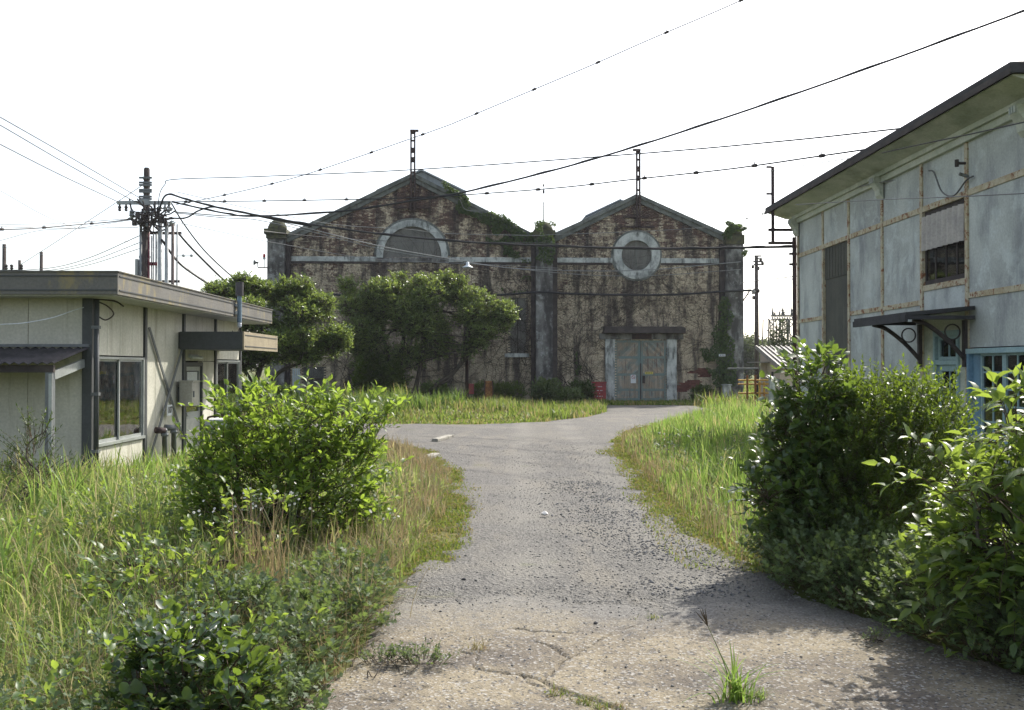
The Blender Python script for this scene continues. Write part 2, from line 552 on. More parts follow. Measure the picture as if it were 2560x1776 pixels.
apron = sheet('concrete_apron', APRON, .014, apron_z, M['concrete'], jag=.05)
tag(apron, 'cracked old concrete slab at the start of the road', 'pavement', kind='structure')

# loose stones on road and slab
def stones(n, xr, yr, smin, smax, accept, zf):
    base = np.array([(1,0,0),(-1,0,0),(0,1,0),(0,-1,0),(0,0,.7),(0,0,-.4)], float)
    tri = np.array([(0,2,4),(2,1,4),(1,3,4),(3,0,4),(2,0,5),(1,2,5),(3,1,5),(0,3,5)])
    X = rng.uniform(*xr, n); Y = rng.uniform(*yr, n)
    k = accept(X, Y); X, Y = X[k], Y[k]; n = len(X)
    s = smin * (smax / smin) ** (rng.random(n) ** 2.2)
    a = rng.uniform(0, 6.28, n)
    B = base[None] * (1 + rng.uniform(-.35, .35, (n, 6, 3)))
    x = B[..., 0]*np.cos(a)[:, None] - B[..., 1]*np.sin(a)[:, None]
    y = B[..., 0]*np.sin(a)[:, None] + B[..., 1]*np.cos(a)[:, None]
    V = np.stack([x, y*.8, B[..., 2]], -1) * s[:, None, None]
    V += np.stack([X, Y, zf(X, Y) + s*.15], -1)[:, None]
    return V.reshape(-1, 3), (np.arange(n)[:, None, None]*6 + tri[None]).reshape(-1, 3)
def on_road(X, Y):
    p = .10 + .8 * np.exp(-((X - 1.35) / .9)**2) * (Y < 22) + .18 * (vnoise(X, Y, .8, 41) > .55)
    return inside(ROAD, X, Y) & (rng.random(len(X)) < p * np.clip(14 / Y, .35, 1.2))
V1, T1 = stones(30000, (-1.5, 4), (7.2, 24), .005, .015, on_road, road_z)
Vc, Tc = stones(9000, (.2, 2.6), (7.4, 15), .008, .020, lambda X, Y: inside(ROAD, X, Y) & (rng.random(len(X)) < np.exp(-((X - 1.55 + .05*(Y - 9)) / .55)**2) * np.clip(vnoise(X, Y, 1.3, 44)*1.8 - .3, 0, 1)), road_z)
M['stone_dark'] = weathered('dark_crushed_stone', (.155, .155, .16), (.085, .087, .092), 20, island=.45, rough=.75, bmp=.003)
tag(mesh_np('loose_gravel', Vc, Tc, M['stone_dark']), 'patch of coarser dark stones on the right half of the road', 'gravel', kind='stuff')
o = mesh_np('loose_gravel', V1, T1, M['stone'])
tag(o, 'loose crushed stones scattered on the gravel road', 'gravel', kind='stuff')
V2, T2 = stones(9000, (-1.1, 3.2), (4.5, 7.8), .003, .013, lambda X, Y: inside(APRON, X, Y) & (rng.random(len(X)) < .14 + .8*np.clip((Y - 6.4)/.9, 0, 1)), lambda X, Y: np.full(len(X), .03))
o = mesh_np('loose_grit', V2, T2, M['stone'])
tag(o, 'fine grit and pebbles lying on the concrete slab', 'grit', kind='stuff')
def single_stone(px, py, r, mat, label):
    p = grd(px, py)
    b = np.array([(1,0,0),(-1,0,0),(0,1,0),(0,-1,0),(0,0,.8),(0,0,-.3),(.7,.6,.4),(-.6,.7,.45),(.6,-.7,.4),(-.7,-.6,.35)]) * (1 + rng.uniform(-.2, .2, (10, 3))) * r
    import bmesh
    bm = bmesh.new()
    for v in b: bm.verts.new(v)
    bmesh.ops.convex_hull(bm, input=bm.verts)
    me = bpy.data.meshes.new('stone'); bm.to_mesh(me); bm.free()
    o = new_obj('stone', me, mat); o.location = (p.x, p.y, .035)
    tag(o, label, 'stone', 'single stones lying on the road')
M['darkstone'] = plain('dark_stone', (.03, .03, .032), .8)
M['palestone'] = plain('pale_stone', (.6, .58, .55), .8)
single_stone(1160, 1460, .022, M['darkstone'], 'dark lump of stone near the left edge of the road')
single_stone(1489, 1571, .016, M['darkstone'], 'small black stone above the middle of the concrete slab')
single_stone(1362, 1294, .05, M['palestone'], 'flat white stone in the middle of the gravel road')
single_stone(2180, 1663, .018, M['darkstone'], 'dark pebble on the right side of the concrete slab')
single_stone(1572, 1494, .02, M['darkstone'], 'dark stone where the gravel meets the concrete slab')
for px, py, L, lab in ((1108, 1101, 1.5, 'short pale kerb stone beside the far bend of the road'), (1064, 1152, 1.3, 'half buried kerb stone at the left edge of the road')):
    p = grd(px, py)
    o = MB().bar((p.x - .16, p.y - L/2, .05), (p.x + .16, p.y + L/2, .05), .16, .09).build('kerb_stone', M['kerb'], bevel=.02)
    tag(o, lab, 'kerb stone', 'kerb stones by the road')

# ------------------------------------------------------------------ the brick shed with two gables
M['wall_core'] = weathered('mortar', (.20, .18, .16), (.10, .09, .085), 2, stain=(.03, .03, .03), rough=.95)
def brick_mat():
    m, nt, bs, out = nodes('painted_brick')
    oc = coords(nt)                                  # local metres of the shed front
    sep = N(nt, 'ShaderNodeSeparateXYZ'); nt.links.new(oc, sep.inputs[0])
    g = N(nt, 'ShaderNodeNewGeometry'); rnd = g.outputs['Random Per Island']
    red = mix(nt, rnd, (.125, .082, .070), (.23, .140, .110))
    cream = mix(nt, rnd, (.56, .475, .35), (.72, .62, .46))
    n1 = noise(nt, oc, .8, 7, .68, .3); n2 = noise(nt, oc, 4.5, 6, .72); n3 = noise(nt, oc, 11, 5, .75)
    # paint survives low on the wall, flakes off brick by brick higher up
    ht = N(nt, 'ShaderNodeMapRange', inp={1: 0.0, 2: 10.5, 3: .40, 4: -.08}); nt.links.new(sep.outputs[2], ht.inputs[0])
    w = mth(nt, 'ADD', mth(nt, 'ADD', mth(nt, 'MULTIPLY', n1, .95), mth(nt, 'MULTIPLY', n2, .7)), mth(nt, 'ADD', ht.outputs[0], mth(nt, 'MULTIPLY', rnd, .16)))
    col = mix(nt, sstep(nt, w, .82, 1.0), red, cream)
    hi = mth(nt, 'ADD', mth(nt, 'MULTIPLY', sstep(nt, sep.outputs[2], 1.2, 4.6), .75), .25)   # the plastered foot of the wall stays cleaner
    col = mix(nt, mth(nt, 'MULTIPLY', mth(nt, 'MULTIPLY', sstep(nt, n3, .48, .60), hi), .72), col, (.105, .080, .070))
    n4 = noise(nt, coords(nt, (1, 1, .8)), 2.3, 7, .68, .5)
    col = mix(nt, mth(nt, 'MULTIPLY', mth(nt, 'MULTIPLY', sstep(nt, n4, .49, .62), hi), .72), col, (.085, .064, .058))
    # soot and run-off
    st = noise(nt, coords(nt, (1.1, 1, .16)), 1.7, 8, .66)
    col = mix(nt, mth(nt, 'MULTIPLY', sstep(nt, st, .46, .62), .82), col, (.050, .044, .046))
    gn = noise(nt, coords(nt, (.8, 1, .5)), .9, 6, .6)
    col = mix(nt, mth(nt, 'MULTIPLY', sstep(nt, gn, .57, .72), .3), col, (.085, .080, .062))
    nt.links.new(col, bs.inputs['Base Color'])
    bs.inputs['Roughness'].default_value = .92; bs.inputs['Specular IOR Level'].default_value = .15
    nt.links.new(bump(nt, n3, .012, .8), bs.inputs['Normal'])
    return m
M['brick'] = brick_mat()
M['rawbrick'] = weathered('bare_red_brick', (.19, .078, .062), (.13, .055, .046), 6, rough=.9, island=.3, rnd=True)
M['render'] = weathered('white_render', (.48, .50, .48), (.28, .30, .29), 1.6, .42, .62, rough=.9, stain=(.05, .055, .052), stain_scale=(2.4, 2.4, .8), stain_lo=.47, stain_hi=.68, stain_amt=.85)
M['render_dark'] = weathered('sooty_render', (.225, .222, .21), (.105, .10, .096), 1.1, .4, .6, rough=.92, stain=(.036, .034, .034), stain_scale=(1.6, 1.6, .5), stain_lo=.40, stain_hi=.64, stain_amt=.85, third=(.30, .31, .30), bmp=.02)
M['moss_cap'] = weathered('mossy_cap', (.06, .06, .045), (.10, .10, .05), 5, rough=.95, bmp=.03)
M['coping'] = weathered('grey_coping', (.16, .17, .16), (.09, .10, .09), 2, rough=.85, stain=(.03, .03, .03))
M['board'] = weathered('window_board', (.17, .165, .15), (.12, .12, .11), .8, rough=.85, stain=(.06, .06, .055), stain_amt=.5)
M['roofing'] = weathered('grey_sheet_roof', (.30, .33, .35), (.23, .255, .27), 1.2, rough=.6, stain=(.07, .07, .07))
M['rust'] = weathered('rusty_steel', (.042, .030, .031), (.062, .038, .034), 4, rough=.85, island=.15)
M['rustbright'] = weathered('flaking_rust', (.19, .07, .025), (.07, .035, .025), 5, rough=.9, third=(.30, .17, .06))
M['door_paint'] = weathered('worn_green_door', (.15, .21, .205), (.19, .22, .205), 1.5, rough=.8, stain=(.20, .165, .125), stain_scale=(5, 5, .8), stain_lo=.52, stain_hi=.62, stain_amt=.75)
M['door_wood'] = weathered('bare_door_wood', (.33, .275, .21), (.20, .235, .22), 2.2, rough=.85, stain=(.12, .06, .045), stain_scale=(7, 7, .6), stain_lo=.52, stain_hi=.64, stain_amt=.7, rnd=True, island=.25)
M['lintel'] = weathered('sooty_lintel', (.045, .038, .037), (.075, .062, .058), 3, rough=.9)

FX, FY, FR = 2.3, 50.0, R(2.0)          # shed front: a point on it and its turn
S = thing('brick_shed', 'old brick industrial shed with two gables, an arched and a round window', 'building', (FX, FY, 0), FR)
_fm = Matrix.Rotation(-FR, 3, 'Z')
def fl(px, py, depth=0.0):
    """shed-local (x, z) of a photo pixel on the front wall"""
    d = _fm @ ray(px, py); o = _fm @ (Vector((0, 0, EYE)) - Vector((FX, FY, 0)))
    t = (depth - o.y) / d.y
    return o.x + d.x * t, o.z + d.z * t
BF = -.12                                # face of the bricks
xL, zL = fl(712, 597); xLa, zLa = fl(1033, 446); xM, zM = fl(1358, 600); xRa, zRa = fl(1591, 497); xR, zR = fl(1812, 596)
DEPTH = 18.0
S_ = dict(parent=S, local=True)
MB().prism([(xL, 0), (xM, 0), (xM, zM), (xLa, zLa), (xL, zL)], 'y', 0, DEPTH).build('wall', M['wall_core'], **S_)
MB().prism([(xM + .01, 0), (xR, 0), (xR, zR), (xRa, zRa), (xM + .01, zM)], 'y', .003, DEPTH).build('wall', M['wall_core'], **S_)
def gable(x):
    if x < xM:
        return zL + (zLa - zL) * (x - xL) / (xLa - xL) if x < xLa else zLa + (zM - zLa) * (x - xLa) / (xM - xLa)
    return zM + (zRa - zM) * (x - xM) / (xRa - xM) if x < xRa else zRa + (zR - zRa) * (x - xRa) / (xR - xRa)
acx, acz = fl(1031, 645); ar1 = fl(1120, 645)[0] - acx; ar0 = fl(1103.5, 645)[0] - acx
rcx, rcz = fl(1590, 640); rr1 = fl(1648.5, 640)[0] - rcx; rr0 = fl(1627.5, 640)[0] - rcx
dx0, dz1 = fl(1536, 851); dx1, _ = fl(1665, 851)
sx0, _ = fl(1512, 851); sx1, _ = fl(1690, 851)
wx0, wz1 = fl(1271, 744); wx1, wz0 = fl(1317, 884)
lx0, lz1 = fl(757, 918); lx1, lz0 = fl(811, 964)
bandz0 = fl(1300, 657)[1]; bandz1 = fl(1300, 645)[1]
# exposed bare bricks right of the door: (x0, x1, z0, z1) patches
patches = []
for a, b, c, d in ((1690, 1748, 963, 975), (1700, 1750, 956, 966), (1712, 1750, 951, 958), (1718, 1768, 926, 934), (1740, 1775, 922, 930), (1744, 1778, 934, 943), (1690, 1722, 975, 981)):
    x0, z1 = fl(a, c); x1, z0 = fl(b, d); patches.append((x0, x1, z0, z1))
bl, bh, bm_ = .215, .058, .011
bricks_f = []; bare = []
row = 0; z = 0.02
while z < zLa:
    off = (row % 2) * (bl + bm_) / 2
    x = xL - off
    while x < xR:
        a, b = max(x, xL), min(x + bl, xR)
        cx, cz = (a + b) / 2, z + bh / 2
        ok = b - a > .03 and z + bh < gable(a) - .05 and z + bh < gable(b) - .05
        if ok and math.hypot(cx - rcx, cz - rcz) < rr1 - .05: ok = False
        if ok and cz > acz and math.hypot(cx - acx, cz - acz) < ar1 - .05: ok = False
        if ok and dx0 < cx < dx1 and cz < dz1: ok = False
        if ok and wx0 < cx < wx1 and wz0 < cz < wz1: ok = False
        if ok and lx0 < cx < lx1 and lz0 < cz < lz1: ok = False
        if ok:
            if any(p[0] < cx < p[1] and p[2] < cz < p[3] for p in patches):
                bare.append((a, z))
            else:
                bricks_f.append((a, b, z, z + bh))
        x += bl + bm_
    z += bh + bm_; row += 1
BA = np.array(bricks_f); nb = len(BA)
yf = BF + rng.uniform(-.006, .008, nb) + (rng.random(nb) < .03) * rng.uniform(0, .03, nb)
bx = np.stack([BA[:, 0], BA[:, 1], BA[:, 1], BA[:, 0]] * 2, 1)
bz = np.stack([BA[:, 2], BA[:, 2], BA[:, 3], BA[:, 3]] * 2, 1)
by = np.concatenate([np.repeat(yf[:, None], 4, 1), np.full((nb, 4), -.002)], 1)
BV = np.stack([bx, by, bz], -1).reshape(-1, 3)
bq = np.array([(0,1,2,3),(1,5,6,2),(5,4,7,6),(4,0,3,7),(3,2,6,7),(0,4,5,1)])
me_p = S.get('_o'); 
def mesh_local(name, V, Fs, mat, parent):
    o = mesh_np(name, V, Fs, mat); o.parent = parent; return o
o = mesh_local('brickwork', BV, (np.arange(nb)[:, None, None]*8 + bq[None, [0, 1, 3, 4, 5]]).reshape(-1, 4), M['brick'], S)
o['kind'] = 'stuff'
me_b = None
for (a, zz) in bare:
    if me_b is None:
        ob = MB().box(0, bl, 0, .11, 0, bh).build('brick', M['rawbrick'], S, local=True); me_b = ob.data
    else:
        ob = link(bpy.data.objects.new('brick', me_b)); ob.parent = S
    ob.location = (a, BF + .012, zz)
# round window
MB().ring(rcx, rcz, rr0, rr1, -.22, -.005, n=56).build('window_surround', M['render'], smooth=False, **S_)
MB().ring(rcx, rcz, rr1 + .002, rr1 + .10, -.17, -.006, n=56).build('window_moulding', M['coping'], **S_)
w_ = MB().prism([(rcx + rr0*1.02*math.cos(k*math.pi/24), rcz + rr0*1.02*math.sin(k*math.pi/24)) for k in range(48)], 'y', -.06, -.02).build('round_window', M['board'], **S_)
MB().box(rcx - .02, rcx + .02, -.085, -.06, rcz - rr0 + .01, rcz + rr0 - .01).build('glazing_bar', M['coping'], w_, local=True)
# arched window
ARC = MB().ring(acx, acz + .1, ar0, ar1, -.22, -.005, 0, math.pi, 40)
ARC.box(acx - ar1, acx - ar0, -.22, -.005, acz - .02, acz + .1).box(acx + ar0, acx + ar1, -.22, -.005, acz - .02, acz + .1)
ARC.build('window_surround', M['render'], **S_)
MB().ring(acx, acz + .1, ar1 + .002, ar1 + .11, -.17, -.006, 0, math.pi, 40).build('window_moulding', M['coping'], **S_)
pts = [(acx + ar0*1.01*math.cos(k*math.pi/32), acz + .1 + ar0*1.01*math.sin(k*math.pi/32)) for k in range(33)]
w_ = MB().prism([(acx + ar0*1.01, acz)] + pts + [(acx - ar0*1.01, acz)], 'y', -.06, -.02).build('arched_window', M['board'], **S_)
for k in (-2, -1, 0, 1, 2):
    x = acx + k * ar0 / 2.6; h = math.sqrt(max(ar0**2 - (x-acx)**2, 0))
    MB().box(x - .012, x + .012, -.075, -.06, acz + .02, acz + .08 + h).build('glazing_bar', M['coping'], w_, local=True)
MB().box(acx - ar1 - .05, acx + ar1 + .05, -.2, -.004, acz - .26, acz - .025).build('sill', M['render_dark'], **S_)
# band course, in runs between pillars and windows
def fx(px): return fl(px, 700)[0]
for a, b in ((722, 941), (1122, 1330), (1386, 1530), (1651, 1798)):
    MB().box(fx(a), fx(b), -.185, -.01, bandz0, bandz1).build('band_course', M['render'], **S_)
    MB().box(fx(a), fx(b), -.155, -.012, bandz0 - .11, bandz0 - .003).build('band_moulding', M['lintel'], **S_)
# pillars
def pillar(p0, p1, ptop, capw, mat, capmat, flare=1.0):
    x0, x1 = fx(p0), fx(p1); zt = fl((p0+p1)/2, ptop)[1]
    b = MB(); n = 7
    h = [0, zt*.3, zt*.62, zt - 1.0]
    prof = [(x0, x1, .0, h[3])]
    b.box(x0, x1, -.62, .3, 0, zt - 1.0)
    pl = b.build('pillar', mat, **S_)
    c = (x0 + x1) / 2; w = (x1 - x0) / 2
    m2 = MB()
    m2.box(c - w*1.12, c + w*1.12, -.7, .36, zt - 1.0, zt - .78)
    m2.box(c - w*(1 + .32*flare), c + w*(1 + .32*flare), -.66 - .16*flare, .45, zt - .78, zt - .52)
    cp = m2.build('capital', capmat, pl, local=True)
    m3 = MB(); nn = 18
    prof = [(w*1.18, zt - .52), (w*1.12, zt - .36), (w*.92, zt - .18), (w*.6, zt - .05), (w*.2, zt), (.02, zt)]
    m3.lathe((c, -.18, 0), prof, nn)
    m3.build('dome', capmat, pl, local=True, smooth=True)
    return x0, x1, zt
PLx = pillar(674, 716, 552, 0, M['render_dark'], M['moss_cap'])
PMx = pillar(1338, 1379, 556, 0, M['render_dark'], M['moss_cap'])
PRx = pillar(1809, 1850, 567, 0, M['render_dark'], M['moss_cap'], .35)
# dark recessed strips beside the pillars (brick returns) are real pilasters
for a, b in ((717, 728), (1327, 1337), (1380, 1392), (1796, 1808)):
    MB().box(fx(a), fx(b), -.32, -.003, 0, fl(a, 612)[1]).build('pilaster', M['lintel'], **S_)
# raking copings and roofs
def coping(x0, z0, x1, z1, name='coping'):
    d = Vector((x1 - x0, 0, z1 - z0)); n_ = Vector((-d.z, 0, d.x)).normalized()
    if n_.z < 0: n_ = -n_
    a = Vector((x0, 0, z0)); b = Vector((x1, 0, z1))
    m = MB()
    for lo, hi, y0 in ((-.20, .02, -.22), (.02, .20, -.32)):
        q = [a + n_*lo, b + n_*lo, b + n_*hi, a + n_*hi]
        m.prism([(p.x, p.z) for p in q], 'y', y0, .35)
    return m.build(name, M['coping'], **S_)
coping(fx(716), zL - .05, xLa, zLa); coping(xLa, zLa, fx(1338), zM)
coping(fx(1379), zM, xRa, zRa); coping(xRa, zRa, fx(1812), zR)
def slab(x0, z0, x1, z1, y0, y1, t=.12, name='roof', mat=None):
    d = Vector((x1 - x0, 0, z1 - z0)); n_ = Vector((-d.z, 0, d.x)).normalized()
    if n_.z < 0: n_ = -n_
    q = [(x0, z0), (x1, z1), (x1 + n_.x*t, z1 + n_.z*t), (x0 + n_.x*t, z0 + n_.z*t)]
    return MB().prism(q, 'y', y0, y1).build(name, mat or M['roofing'], **S_)
slab(xL - .2, zL - .1, xLa, zLa + .02, .36, DEPTH); slab(xLa, zLa + .02, xM, zM + .02, .36, DEPTH)
slab(xM, zM + .02, xRa, zRa + .02, .36, DEPTH); slab(xRa, zRa + .02, xR + .2, zR - .1, .36, DEPTH)
# raised ridge ventilators behind the gables
def monitor(xc, half, ztop, drop, y0, y1):
    m = MB().prism([(xc - half, ztop - drop), (xc, ztop), (xc + half, ztop - drop), (xc + half - .05, ztop - drop - .45), (xc - half + .05, ztop - drop - .45)], 'y', y0 + .25, y1)
    mo = m.build('ridge_ventilator', M['roofing'], **S_)
    for sgn in (-1, 1):
        m = MB()
        e = Vector((sgn * half * 1.03, 0, -drop * 1.03))
        q = [(xc, ztop + .02), (xc + e.x, ztop + e.z + .02), (xc + e.x, ztop + e.z + .10), (xc, ztop + .10)]
        m.prism(q, 'y', y0, y1).build('ventilator_roof', M['roofing'], mo, local=True)
z_ = 1.8 + (918 - 436) / F * 51.6
monitor(fx(1041) + (0.2), 2.3, zLa + .56, 1.1, .8, DEPTH - 1)
monitor(xRa + .12, 2.0, zRa + .95, .95, 6.0, DEPTH - .5)
# blind windows of the left bay
w_ = MB().box(wx0, wx1, -.05, -.02, wz0, wz1).build('window', M['board'], **S_)
xm = (wx0 + wx1)/2
MB().box(xm - .02, xm + .02, -.07, -.05, wz0, wz1).build('glazing_bar', M['lintel'], w_, local=True)
MB().box(wx0 - .2, wx1 + .1, -.22, -.004, wz0 - .2, wz0 - .002).build('sill', M['render'], **S_)
w_ = MB().box(lx0, lx1, -.05, -.02, lz0, lz1).build('window', M['board'], **S_)
for k in range(1, 10):
    x = lx0 + (lx1 - lx0)*k/10
    MB().box(x - .015, x + .015, -.075, -.05, lz0, lz1).build('window_slat', M['coping'], w_, local=True)
zb = lz0 + (lz1-lz0)*.35
MB().box(lx0 - .05, lx1 + .22, -.2, -.12, zb - .03, zb + .03).build('window_bar', M['rust'], **S_)
# doorway
dz0 = 0.0
for a, b, nm in ((sx0, dx0, 'jamb'), (dx1, sx1, 'jamb')):
    MB().box(a, b, -.2, -.004, 0, dz1 + .04).build('door_jamb', M['render'], bevel=.02, **S_)
lt0, lt1 = fl(1500, 834)[1], fl(1500, 818)[1]
MB().box(sx0 - .3, sx1 + .35, -.19, -.005, dz1 + .043, lt0 - .01).build('door_lintel', M['render_dark'], **S_)
q0, q1 = fx(1578), fx(1627)
MB().box(q0, q1, -.215, -.191, dz1 + .06, lt0 - .03).build('lintel_panel', M['rust'], **S_)
hood = MB().prism([(fx(1505), lt0), (fx(1706), lt0), (fx(1706), lt1 - .06), (fx(1698), lt1), (fx(1508), lt1)], 'y', -.75, -.006)
hood.build('door_hood', M['lintel'], **S_)
# door leaves: stiles, rails and single boards
xm = (dx0 + dx1) / 2
def clip_poly(poly, x0, x1, z0, z1):
    def cut(P, f):
        out = []
        for i in range(len(P)):
            a, b = P[i], P[(i+1) % len(P)]; fa, fb = f(a), f(b)
            if fa >= 0: out.append(a)
            if (fa >= 0) != (fb >= 0):
                t = fa / (fa - fb); out.append((a[0]+(b[0]-a[0])*t, a[1]+(b[1]-a[1])*t))
        return out
    for f in (lambda p: p[0]-x0, lambda p: x1-p[0], lambda p: p[1]-z0, lambda p: z1-p[1]):
        if len(poly) < 3: return []
        poly = cut(poly, f)
    return poly
for li, (a, b) in enumerate(((dx0 + .01, xm - .012), (xm + .012, dx1 - .01))):
    leaf = MB().box(a, b, -.035, -.01, .05, dz1).build('door_leaf', M['lintel'], **S_)
    H = dz1
    rails = [.05, H*.17, H*.42, H*.70, H - .12]
    st = .11
    for xa, xb in ((a, a + st), (b - st, b)):
        MB().box(xa, xb, -.085, -.0355, .05, H).build('stile', M['door_paint'], leaf, local=True)
    for rz_ in rails:
        MB().box(a + st + .002, b - st - .002, -.083, -.0355, rz_, rz_ + .12).build('rail', M['door_paint'], leaf, local=True)
    for i in range(4):
        z0, z1 = rails[i] + .123, rails[i+1] - .003
        x0, x1 = a + st + .004, b - st - .004
        wv = .125
        if i < 2:
            k = 0; x = x0
            while x < x1 - .02:
                xe = min(x + wv, x1)
                MB().box(x + .004, xe - .004, -.06 - rng.uniform(0, .012), -.036, z0, z1).build('board', M['door_wood'], leaf, local=True)
                x += wv
        else:
            s = 1 if li == 0 else -1
            c = -3.0
            while c < 3.0:
                # diagonal boards
                w2 = wv * 1.35
                if s > 0: poly = [(x0 + c, z0 - .0), (x0 + c + w2, z0), (x0 + c + w2 + (z1 - z0), z1), (x0 + c + (z1 - z0), z1)]
                else: poly = [(x1 - c - w2, z0), (x1 - c, z0), (x1 - c - (z1 - z0), z1), (x1 - c - w2 - (z1 - z0), z1)]
                poly = clip_poly(poly, x0, x1, z0, z1)
                if len(poly) >= 3:
                    MB().prism(poly, 'y', -.06 - rng.uniform(0, .01), -.036).build('board', M['door_wood'], leaf, local=True)
                c += w2 + .01
MB().box(xm - .03, xm + .03, -.11, -.088, .1, dz1*.62).build('door_strip', M['lintel'], **S_)
m = MB().box(xm + .09, xm + .22, -.12, -.09, .95, 1.35)
m.build('lock_plate', M['lintel'], **S_)

# things fixed to the shed front (each its own)
def shed_pt(x, y, z):
    p = Matrix.Rotation(FR, 3, 'Z') @ Vector((x, y, z)); return Vector((p.x + FX, p.y + FY, z))
def shed_thing(name, label, cat, x, y, z, group=None):
    return thing(name, label, cat, shed_pt(x, y, z), FR, group)
M['signwhite'] = plain('sign_white', (.55, .58, .60), .5, var=.1)
M['signyellow'] = plain('sign_yellow', (.55, .48, .10), .5, var=.15)
M['signred'] = plain('sign_red', (.33, .05, .06), .6)
M['ink'] = plain('sign_ink', (.03, .03, .03), .6)
M['redpaint'] = weathered('red_box_paint', (.30, .05, .05), (.20, .045, .05), 5, rough=.6, stain=(.08, .03, .03))
def text(s, size, mat, parent, loc, name='lettering', bold=0.0, font_rx=math.pi/2, rz=0.0):
    cu = bpy.data.curves.new(name, 'FONT'); cu.body = s; cu.size = size; cu.extrude = .002; cu.offset = bold
    cu.align_x = 'CENTER'; cu.align_y = 'CENTER'
    tmp = bpy.data.objects.new(name, cu); link(tmp)
    dg = bpy.context.evaluated_depsgraph_get()
    me = bpy.data.meshes.new_from_object(tmp.evaluated_get(dg))
    bpy.data.objects.remove(tmp)
    me.materials.clear()
    o = new_obj(name, me, mat, parent); o.location = loc; o.rotation_euler = (font_rx, 0, rz)
    return o
# prohibition notice
nx, nz = fl(1582.5, 948); t = shed_thing('notice', 'white paper notice with red crossed-out circle on the green double door', 'sign', nx, -.1, nz)
MB().box(-.135, .135, 0, .01, -.22, .22).build('panel', M['signwhite'], t, local=True)
MB().ring(0, .10, .075, .098, -.006, -.0005, n=28).build('red_circle', M['signred'], t, local=True)
MB().bar((-.06, -.003, .16), (.06, -.003, .04), .006, .022, up=(.7, 0, .7)).build('red_slash', M['signred'], t, local=True)
# yellow notice with dark characters
nx, nz = fl(1621.5, 933); t = shed_thing('notice', 'small yellow warning strip with dark characters on the door', 'sign', nx, -.1, nz)
MB().box(-.21, .21, 0, .01, -.062, .062).build('panel', M['signyellow'], t, local=True)
for k in range(4):
    x = -.14 + k*.092
    m = MB().box(x - .028, x + .028, -.004, -.0005, .02, .034).box(x - .008, x + .008, -.004, -.0005, -.04, .019).box(x - .028, x + .028, -.004, -.0005, -.018, -.006)
    m.build('character', M['ink'], t, local=True)
# red box with white stencilled lines
x0, z1 = fl(1477, 957); x1, z0 = fl(1510, 1000)
t = shed_thing('equipment_box', 'red metal box with white lettering left of the green door', 'box', (x0+x1)/2, -.75, 0)
hw = (x1-x0)/2
MB().box(-hw, hw, 0, .4, .03, z1).build('cabinet', M['redpaint'], t, local=True, bevel=.012)
MB().box(-hw - .03, hw + .03, -.03, .43, z1 + .002, z1 + .05).build('lid', M['redpaint'], t, local=True)
MB().box(hw*.62, hw*.72, -.02, -.001, .1, z1 - .06).build('hinge_rib', M['signred'], t, local=True)
for zz, xs in ((z1*.80, ((-.22, .04), (-.06, .03), (.0, .03), (.06, .03), (.12, .03))), (z1*.60, ((-.1, .04), (-.04, .03), (.06, .04), (.13, .04))), (z1*.45, ((.02, .02),)), (z1*.30, ((-.1, .05), (.0, .03), (.07, .04), (.15, .03)))):
    for xx, ww in xs:
        MB().box(xx - ww*.5, xx + ww*.5, -.004, -.0005, zz - .02, zz + .02).build('white_letter', M['signwhite'], t, local=True)
# white plate in the ivy and white box below
nx, nz = fl(1795.5, 889); t = shed_thing('nameplate', 'small white plate among the ivy by the right pillar', 'sign', nx, -.78, nz)
MB().box(-.17, .17, 0, .012, -.06, .06).build('panel', M['signwhite'], t, local=True)
for k in range(3):
    MB().box(-.11 + k*.09, -.06 + k*.09, -.004, -.0005, -.03, .03).build('character', M['coping'], t, local=True)
x0, z1 = fl(1792, 960); x1, _ = fl(1810, 960)
t = shed_thing('utility_box', 'pale concrete post box with cap at foot of the right pillar', 'box', (x0+x1)/2, -1.2, 0)
hw = (x1-x0)/2
MB().box(-hw, hw, -.15, .15, 0, z1 - .06).build('shaft', M['render'], t, local=True, bevel=.02)
MB().box(-hw*1.25, hw*1.25, -.2, .2, z1 - .06, z1).build('cap', M['render'], t, local=True)

# latticed steel masts on the gables
def mast(p0, p1, ptop, pbot, bars, label, capside):
    x0, zt = fl(p0, ptop); x1, zb = fl(p1, pbot); 
    t = shed_thing('steel_mast', label, 'mast', (x0+x1)/2, -.34, zb, 'masts on the gables')
    h = zt - zb; hw = (x1-x0)/2
    for s in (-1, 1):
        MB().box(s*hw - .045, s*hw + .045, -.05, .05, 0, h).build('channel', M['rust'], t, local=True)
    for k in (1.0, .90, .80, .68, .50, .32, .15):
        hh = .12 if k == 1 else (.28 if k in (.80, .68) else .10)
        MB().box(-hw + .046, hw - .046, -.035, .035, h*k - hh, h*k).build('batten_plate', M['rust'], t, local=True)
    MB().box(-hw - (.05 if capside > 0 else .2), hw + (.2 if capside > 0 else .05), -.07, .07, h + .002, h + .11).build('cap', M['rust'], t, local=True)
    for pa, pb, py in bars:
        xa, zz = fl(pa, py); xb, _ = fl(pb, py); o_ = (x0+x1)/2
        MB().box(xa - o_, xb - o_, .055, .13, zz - zb - .05, zz - zb + .05).build('wall_bar', M['rust'], t, local=True)
mast(1028.5, 1037.5, 334, 530, ((1012, 1062, 496), (989, 1076, 521)), 'tall rusty lattice mast on the larger left gable', 1)
mast(1589, 1596.5, 382, 571, ((1562, 1620, 544), (1548, 1634, 569)), 'rusty lattice mast on the smaller right gable', -1)
